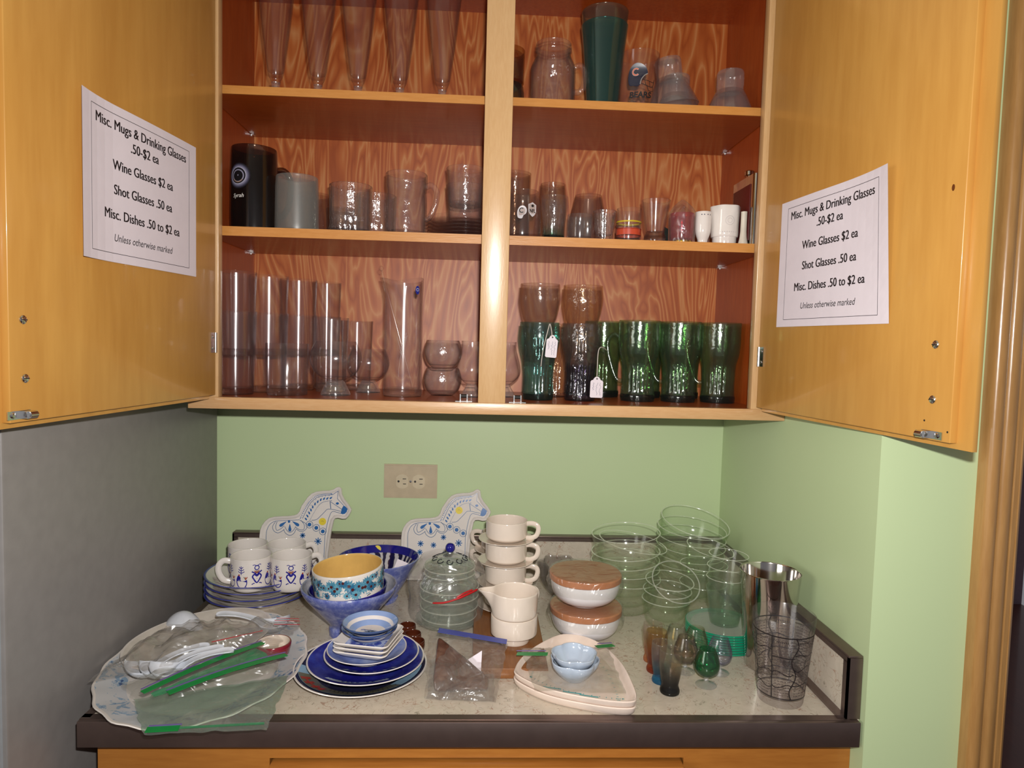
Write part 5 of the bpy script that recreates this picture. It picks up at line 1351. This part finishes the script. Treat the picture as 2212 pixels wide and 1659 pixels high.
# ---- bagged brown piece leaning at the front
t = thing('bagged_brown_box', 'brown marbled wedge shaped box sealed in a blue zip bag', 'box', (-.030, -.505, K))
bk = speckled('marbled_brown', '#3a231c', '#553a30', '#74584a', 26)
vs = [(-.040, -.052, .002), (.047, -.048, .002), (.050, -.010, .002), (-.036, .030, .002), (-.044, -.040, .020), (.034, -.040, .014), (.036, -.012, .018), (-.040, .030, .062)]
import bmesh as _b
g = G().add(vs, [(0, 3, 2, 1), (4, 5, 6, 7), (0, 1, 5, 4), (1, 2, 6, 5), (2, 3, 7, 6), (3, 0, 4, 7)], bk)
o = g.build('box', t); md = o.modifiers.new('bevel', 'BEVEL'); md.width = .006; md.segments = 3
g = G().add([(.012, -.010, .036), (.034, -.004, .048), (.033, -.016, .020), (.012, -.011, .0355), (.034, -.005, .0475), (.033, -.017, .0195)], [(0, 1, 2), (3, 5, 4)], M['paper']); g.build('paper_slip', t)
g = sheet([(-.052, -.068, .001), (.055, -.078, .001), (.078, .044, .040), (-.056, .056, .054)], 26, 26, .010, 8.3, M['filmg'], .010, 26); g.build('zip_bag', t)
g = sheet([(-.050, -.066, .0005), (.054, -.075, .0005), (.056, .036, .012), (-.052, .040, .012)], 12, 12, .003, 2.3, M['filmg'], 0, 26); g.build('zip_bag', t)
g = G(); strip(g, (-.040, .050, .0580), (.076, .038, .0440), .017, zblue); g.build('blue_seal', t)

# ---- oval platter with bagged spoons
t_o = toile('blue_toile', '#c6c6c8', '#3f5a86', '#8ea6bc', 42, .53, .61)
ov = [(0, .0012, M['white']), (.098, .0012), (.101, 0), (.106, 0), (.110, .004), (.140, .012), (.152, .0165), (.155, .0185), (.154, .0198), (.151, .0192, t_o), (.140, .0155), (.112, .0065, M['white']), (.104, .0042), (0, .0042)]
def scl(a, r, z): return r*(1+.010*cos(18*a)) if r > .13 else r
g = G().lathe(ov, M['white'], 108, mod=scl, sy=1.315)
solo(g, 'oval_platter', 'large oval platter with blue floral rim overhanging the counter edge', 'platter', (-.4420, -.4850, K+.0008), R(7))
co2 = plate_prof(.100, .012, .064, .003, plain('plain_cream', '#d4ccc2', .14, 0, .5, .3), M['white'], M['white'])
solo(G().lathe(co2, M['white'], 80, sy=1.30), 'cream_oval_dish', 'plain cream oval dish lying on the platter under the bags', 'dish', (-.4780, -.4250, K+.0198), R(-28))
def spoon(label, loc, rz, tilt=0, s_=1):
    vs = []; fs = []; n = 18; m = 12
    st = [(0, .004, .010), (.006, .015, .003), (.018, .0215, -.002), (.034, .0225, -.004), (.050, .0175, -.001), (.060, .0120, .006), (.075, .0095, .013), (.095, .0088, .019), (.115, .0100, .022), (.126, .0080, .022), (.130, .003, .0215)]
    st = sm(st, 3)
    for o in (0, 1):
        for x, w_, z in st:
            for j in range(m+1):
                v = -1+2*j/m; cup = .012*(1-v*v)*max(0, 1-((x-.03)/.034)**2) + .0035*(1-v*v)
                vs.append((x, v*w_, z + .014 - cup - (.0022 if o else 0)))
    L = len(st); k = L*(m+1)
    for o in (0, k):
        for i in range(L-1):
            for j in range(m):
                a = o+i*(m+1)+j; fs.append((a, a+1, a+m+2, a+m+1) if o == 0 else (a, a+m+1, a+m+2, a+1))
    for i in range(L-1):
        for j in (0, m):
            a = i*(m+1)+j; fs.append((a, a+m+1, a+m+1+k, a+k))
    for i in (0, L-1):
        for j in range(m):
            a = i*(m+1)+j; fs.append((a, a+1, a+1+k, a+k))
    g = G().add(vs, fs, plain('porcelain_blue_white', '#c8ccd4', .10, 0, .5, .3))
    o = solo(g, 'soup_spoon', label, 'spoon', loc, group='white porcelain soup spoons', rot=(R(tilt), 0, rz)); o.scale = (s_,)*3
zs_ = K+.0255
spoon('white porcelain spoon lying upside down at the back of the platter', (-.5650, -.3560, zs_+.017), R(-16), 180, 1.05)
spoon('white porcelain spoon with its end sticking out of the bag at the right', (-.3400, -.3780, zs_+.003), R(192), 0, .95)
for i, (x, y, a) in enumerate(((-.5420, -.5520, 18), (-.5160, -.5600, 14), (-.4960, -.5700, 10))):
    spoon(f'white porcelain spoon in the red seal bag, {("nearest the refrigerator", "middle of three", "third from the refrigerator")[i]}', (x, y, zs_+.004*i), R(a), 0, .92)
t = thing('red_rimmed_cup', 'small cream cup with dark red band lying among the bags on the platter', 'cup', (-.3420, -.4700, K+.0235))
rb_ = plain('dark_red_band', '#7d1f2c', .15, 0, .5, .3)
ccp = shell([(.024, 0), (.026, .002), (.0285, .012), (.0290, .018)], .004, .004)
G().lathe([(q[0], q[1], rb_ if i <= 5 else M['cream']) for i, q in enumerate(ccp)], M['cream'], 48).build('body', t)
t = thing('zip_bag', 'crumpled clear bag with red seal lines covering the porcelain spoons', 'bag', (-.45, -.48, K+.03))
local(sheet([(-.5700, -.6000, .950), (-.3350, -.4700, .944), (-.3180, -.3900, .945), (-.5480, -.4250, .952)], 46, 26, .020, 1.7, M['filmg'], .022, 22), 'film', t)
g = G(); strip(g, (-.425, -.515, .972), (-.362, -.462, .968), .0022, zred); strip(g, (-.355, -.420, .968), (-.318, -.398, .958), .0020, zred); strip(g, (-.352, -.434, .967), (-.314, -.411, .957), .0020, zred); strip(g, (-.356, -.405, .966), (-.322, -.386, .957), .0016, zred); local(g, 'red_seal', t)
t = thing('zip_bag', 'clear zip bag with two bright green seal strips folded across the platter', 'bag', (-.40, -.58, K+.03))
local(sheet([(-.4600, -.6600, .944), (-.3100, -.5500, .944), (-.3350, -.4650, .946), (-.5200, -.6050, .950)], 34, 22, .012, 6.1, M['film'], .012, 26), 'film', t)
g = G(); strip(g, (-.4640, -.6560, .9640), (-.3480, -.5030, .9660), .0110, zgreen, sag=.004); strip(g, (-.4300, -.6540, .9620), (-.3020, -.5360, .9620), .0110, zgreen, sag=.004); local(g, 'green_seal', t)
g = G(); strip(g, (-.4690, -.6490, .9648), (-.3530, -.4975, .9668), .0024, zpur, sag=.004); strip(g, (-.4355, -.6475, .9628), (-.3055, -.5290, .9628), .0024, zpur, sag=.004); local(g, 'violet_line', t)
ge = glass('green_film', '#3fbf78', haze=.35, hazec='#1fa860', rough=.2)
g = sheet([(-.4470, -.6580, .9585), (-.3200, -.5440, .9590), (-.3560, -.5080, .9600), (-.4560, -.6500, .9590)], 20, 6, .002, 3.3, ge, 0, 26); local(g, 'green_panel', t)
t = thing('zip_bag', 'big flat clear zip bag with green seal drooping past the counter edge', 'bag', (-.38, -.64, K+.02))
local(sheet([(-.4380, -.7050, .9330), (-.2900, -.6700, .9200), (-.2950, -.5450, .9330), (-.4870, -.6350, .9420)], 30, 20, .006, 9.4, film('green_tint_film', '#e2efe6', .10, .10), .004, 22), 'film', t)
g = G(); strip(g, (-.4380, -.7000, .9365), (-.3980, -.6930, .9350), .0130, zgreen); strip(g, (-.3980, -.6930, .9352), (-.2950, -.6660, .9260), .0050, ge); local(g, 'green_seal', t)
g = G(); strip(g, (-.4380, -.6920, .9372), (-.3980, -.6850, .9357), .0026, zpur); local(g, 'violet_line', t)
# ------------------------------------------------------------------ camera and light
cd = bpy.data.cameras.new('camera'); cam = bpy.data.objects.new('camera', cd); COL.objects.link(cam)
cd.sensor_fit = 'HORIZONTAL'; cd.sensor_width = 36; cd.lens = 1470.98/2212*36; cd.clip_start = .02
yaw, pit, rol = R(2.5893), R(3.4913), R(1.5201)
fw = Vector((sin(yaw)*cos(pit), cos(yaw)*cos(pit), -sin(pit))); rt = Vector((cos(yaw), -sin(yaw), 0)); up = rt.cross(fw)
rt2 = rt*cos(rol) + up*sin(rol); up2 = up*cos(rol) - rt*sin(rol)
cam.matrix_world = Matrix(((rt2.x, up2.x, -fw.x, -.0075), (rt2.y, up2.y, -fw.y, -1.5876), (rt2.z, up2.z, -fw.z, 1.4590), (0, 0, 0, 1)))
SC.camera = cam
fl = bpy.data.lights.new('camera_flash', 'AREA'); fl.shape = 'RECTANGLE'; fl.size = .030; fl.size_y = .016; fl.energy = 17; fl.color = (1, .97, .93)
fo = bpy.data.objects.new('camera_flash', fl); COL.objects.link(fo)
fo.location = (.018, -1.575, 1.5250); fo.rotation_euler = (R(86.5), 0, R(-2.6))
wl = bpy.data.lights.new('side_fill', 'AREA'); wl.shape = 'RECTANGLE'; wl.size = 1.0; wl.size_y = 1.2; wl.energy = 25; wl.color = (1, .97, .94)  # added fill lamp that brightens the right door and right wall
wo = bpy.data.objects.new('side_fill', wl); COL.objects.link(wo); wo.location = (-2.15, -2.1, 1.55); wo.rotation_euler = (0, R(-90), 0)
w = bpy.data.worlds.new('room_daylight'); SC.world = w; w.use_nodes = True
b = w.node_tree.nodes['Background']; b.inputs[0].default_value = (.95, .93, 1.0, 1); b.inputs[1].default_value = .20
SC.view_settings.view_transform = 'Standard'; SC.view_settings.look = 'None'; SC.view_settings.gamma = 1
SC.view_settings.exposure = 0; SC.view_settings.use_curve_mapping = False
cy = SC.cycles
cy.max_bounces = 10; cy.diffuse_bounces = 4; cy.glossy_bounces = 4; cy.transmission_bounces = 8; cy.transparent_max_bounces = 64
cy.caustics_reflective = False; cy.caustics_refractive = False; cy.sample_clamp_indirect = 4; cy.use_denoising = True
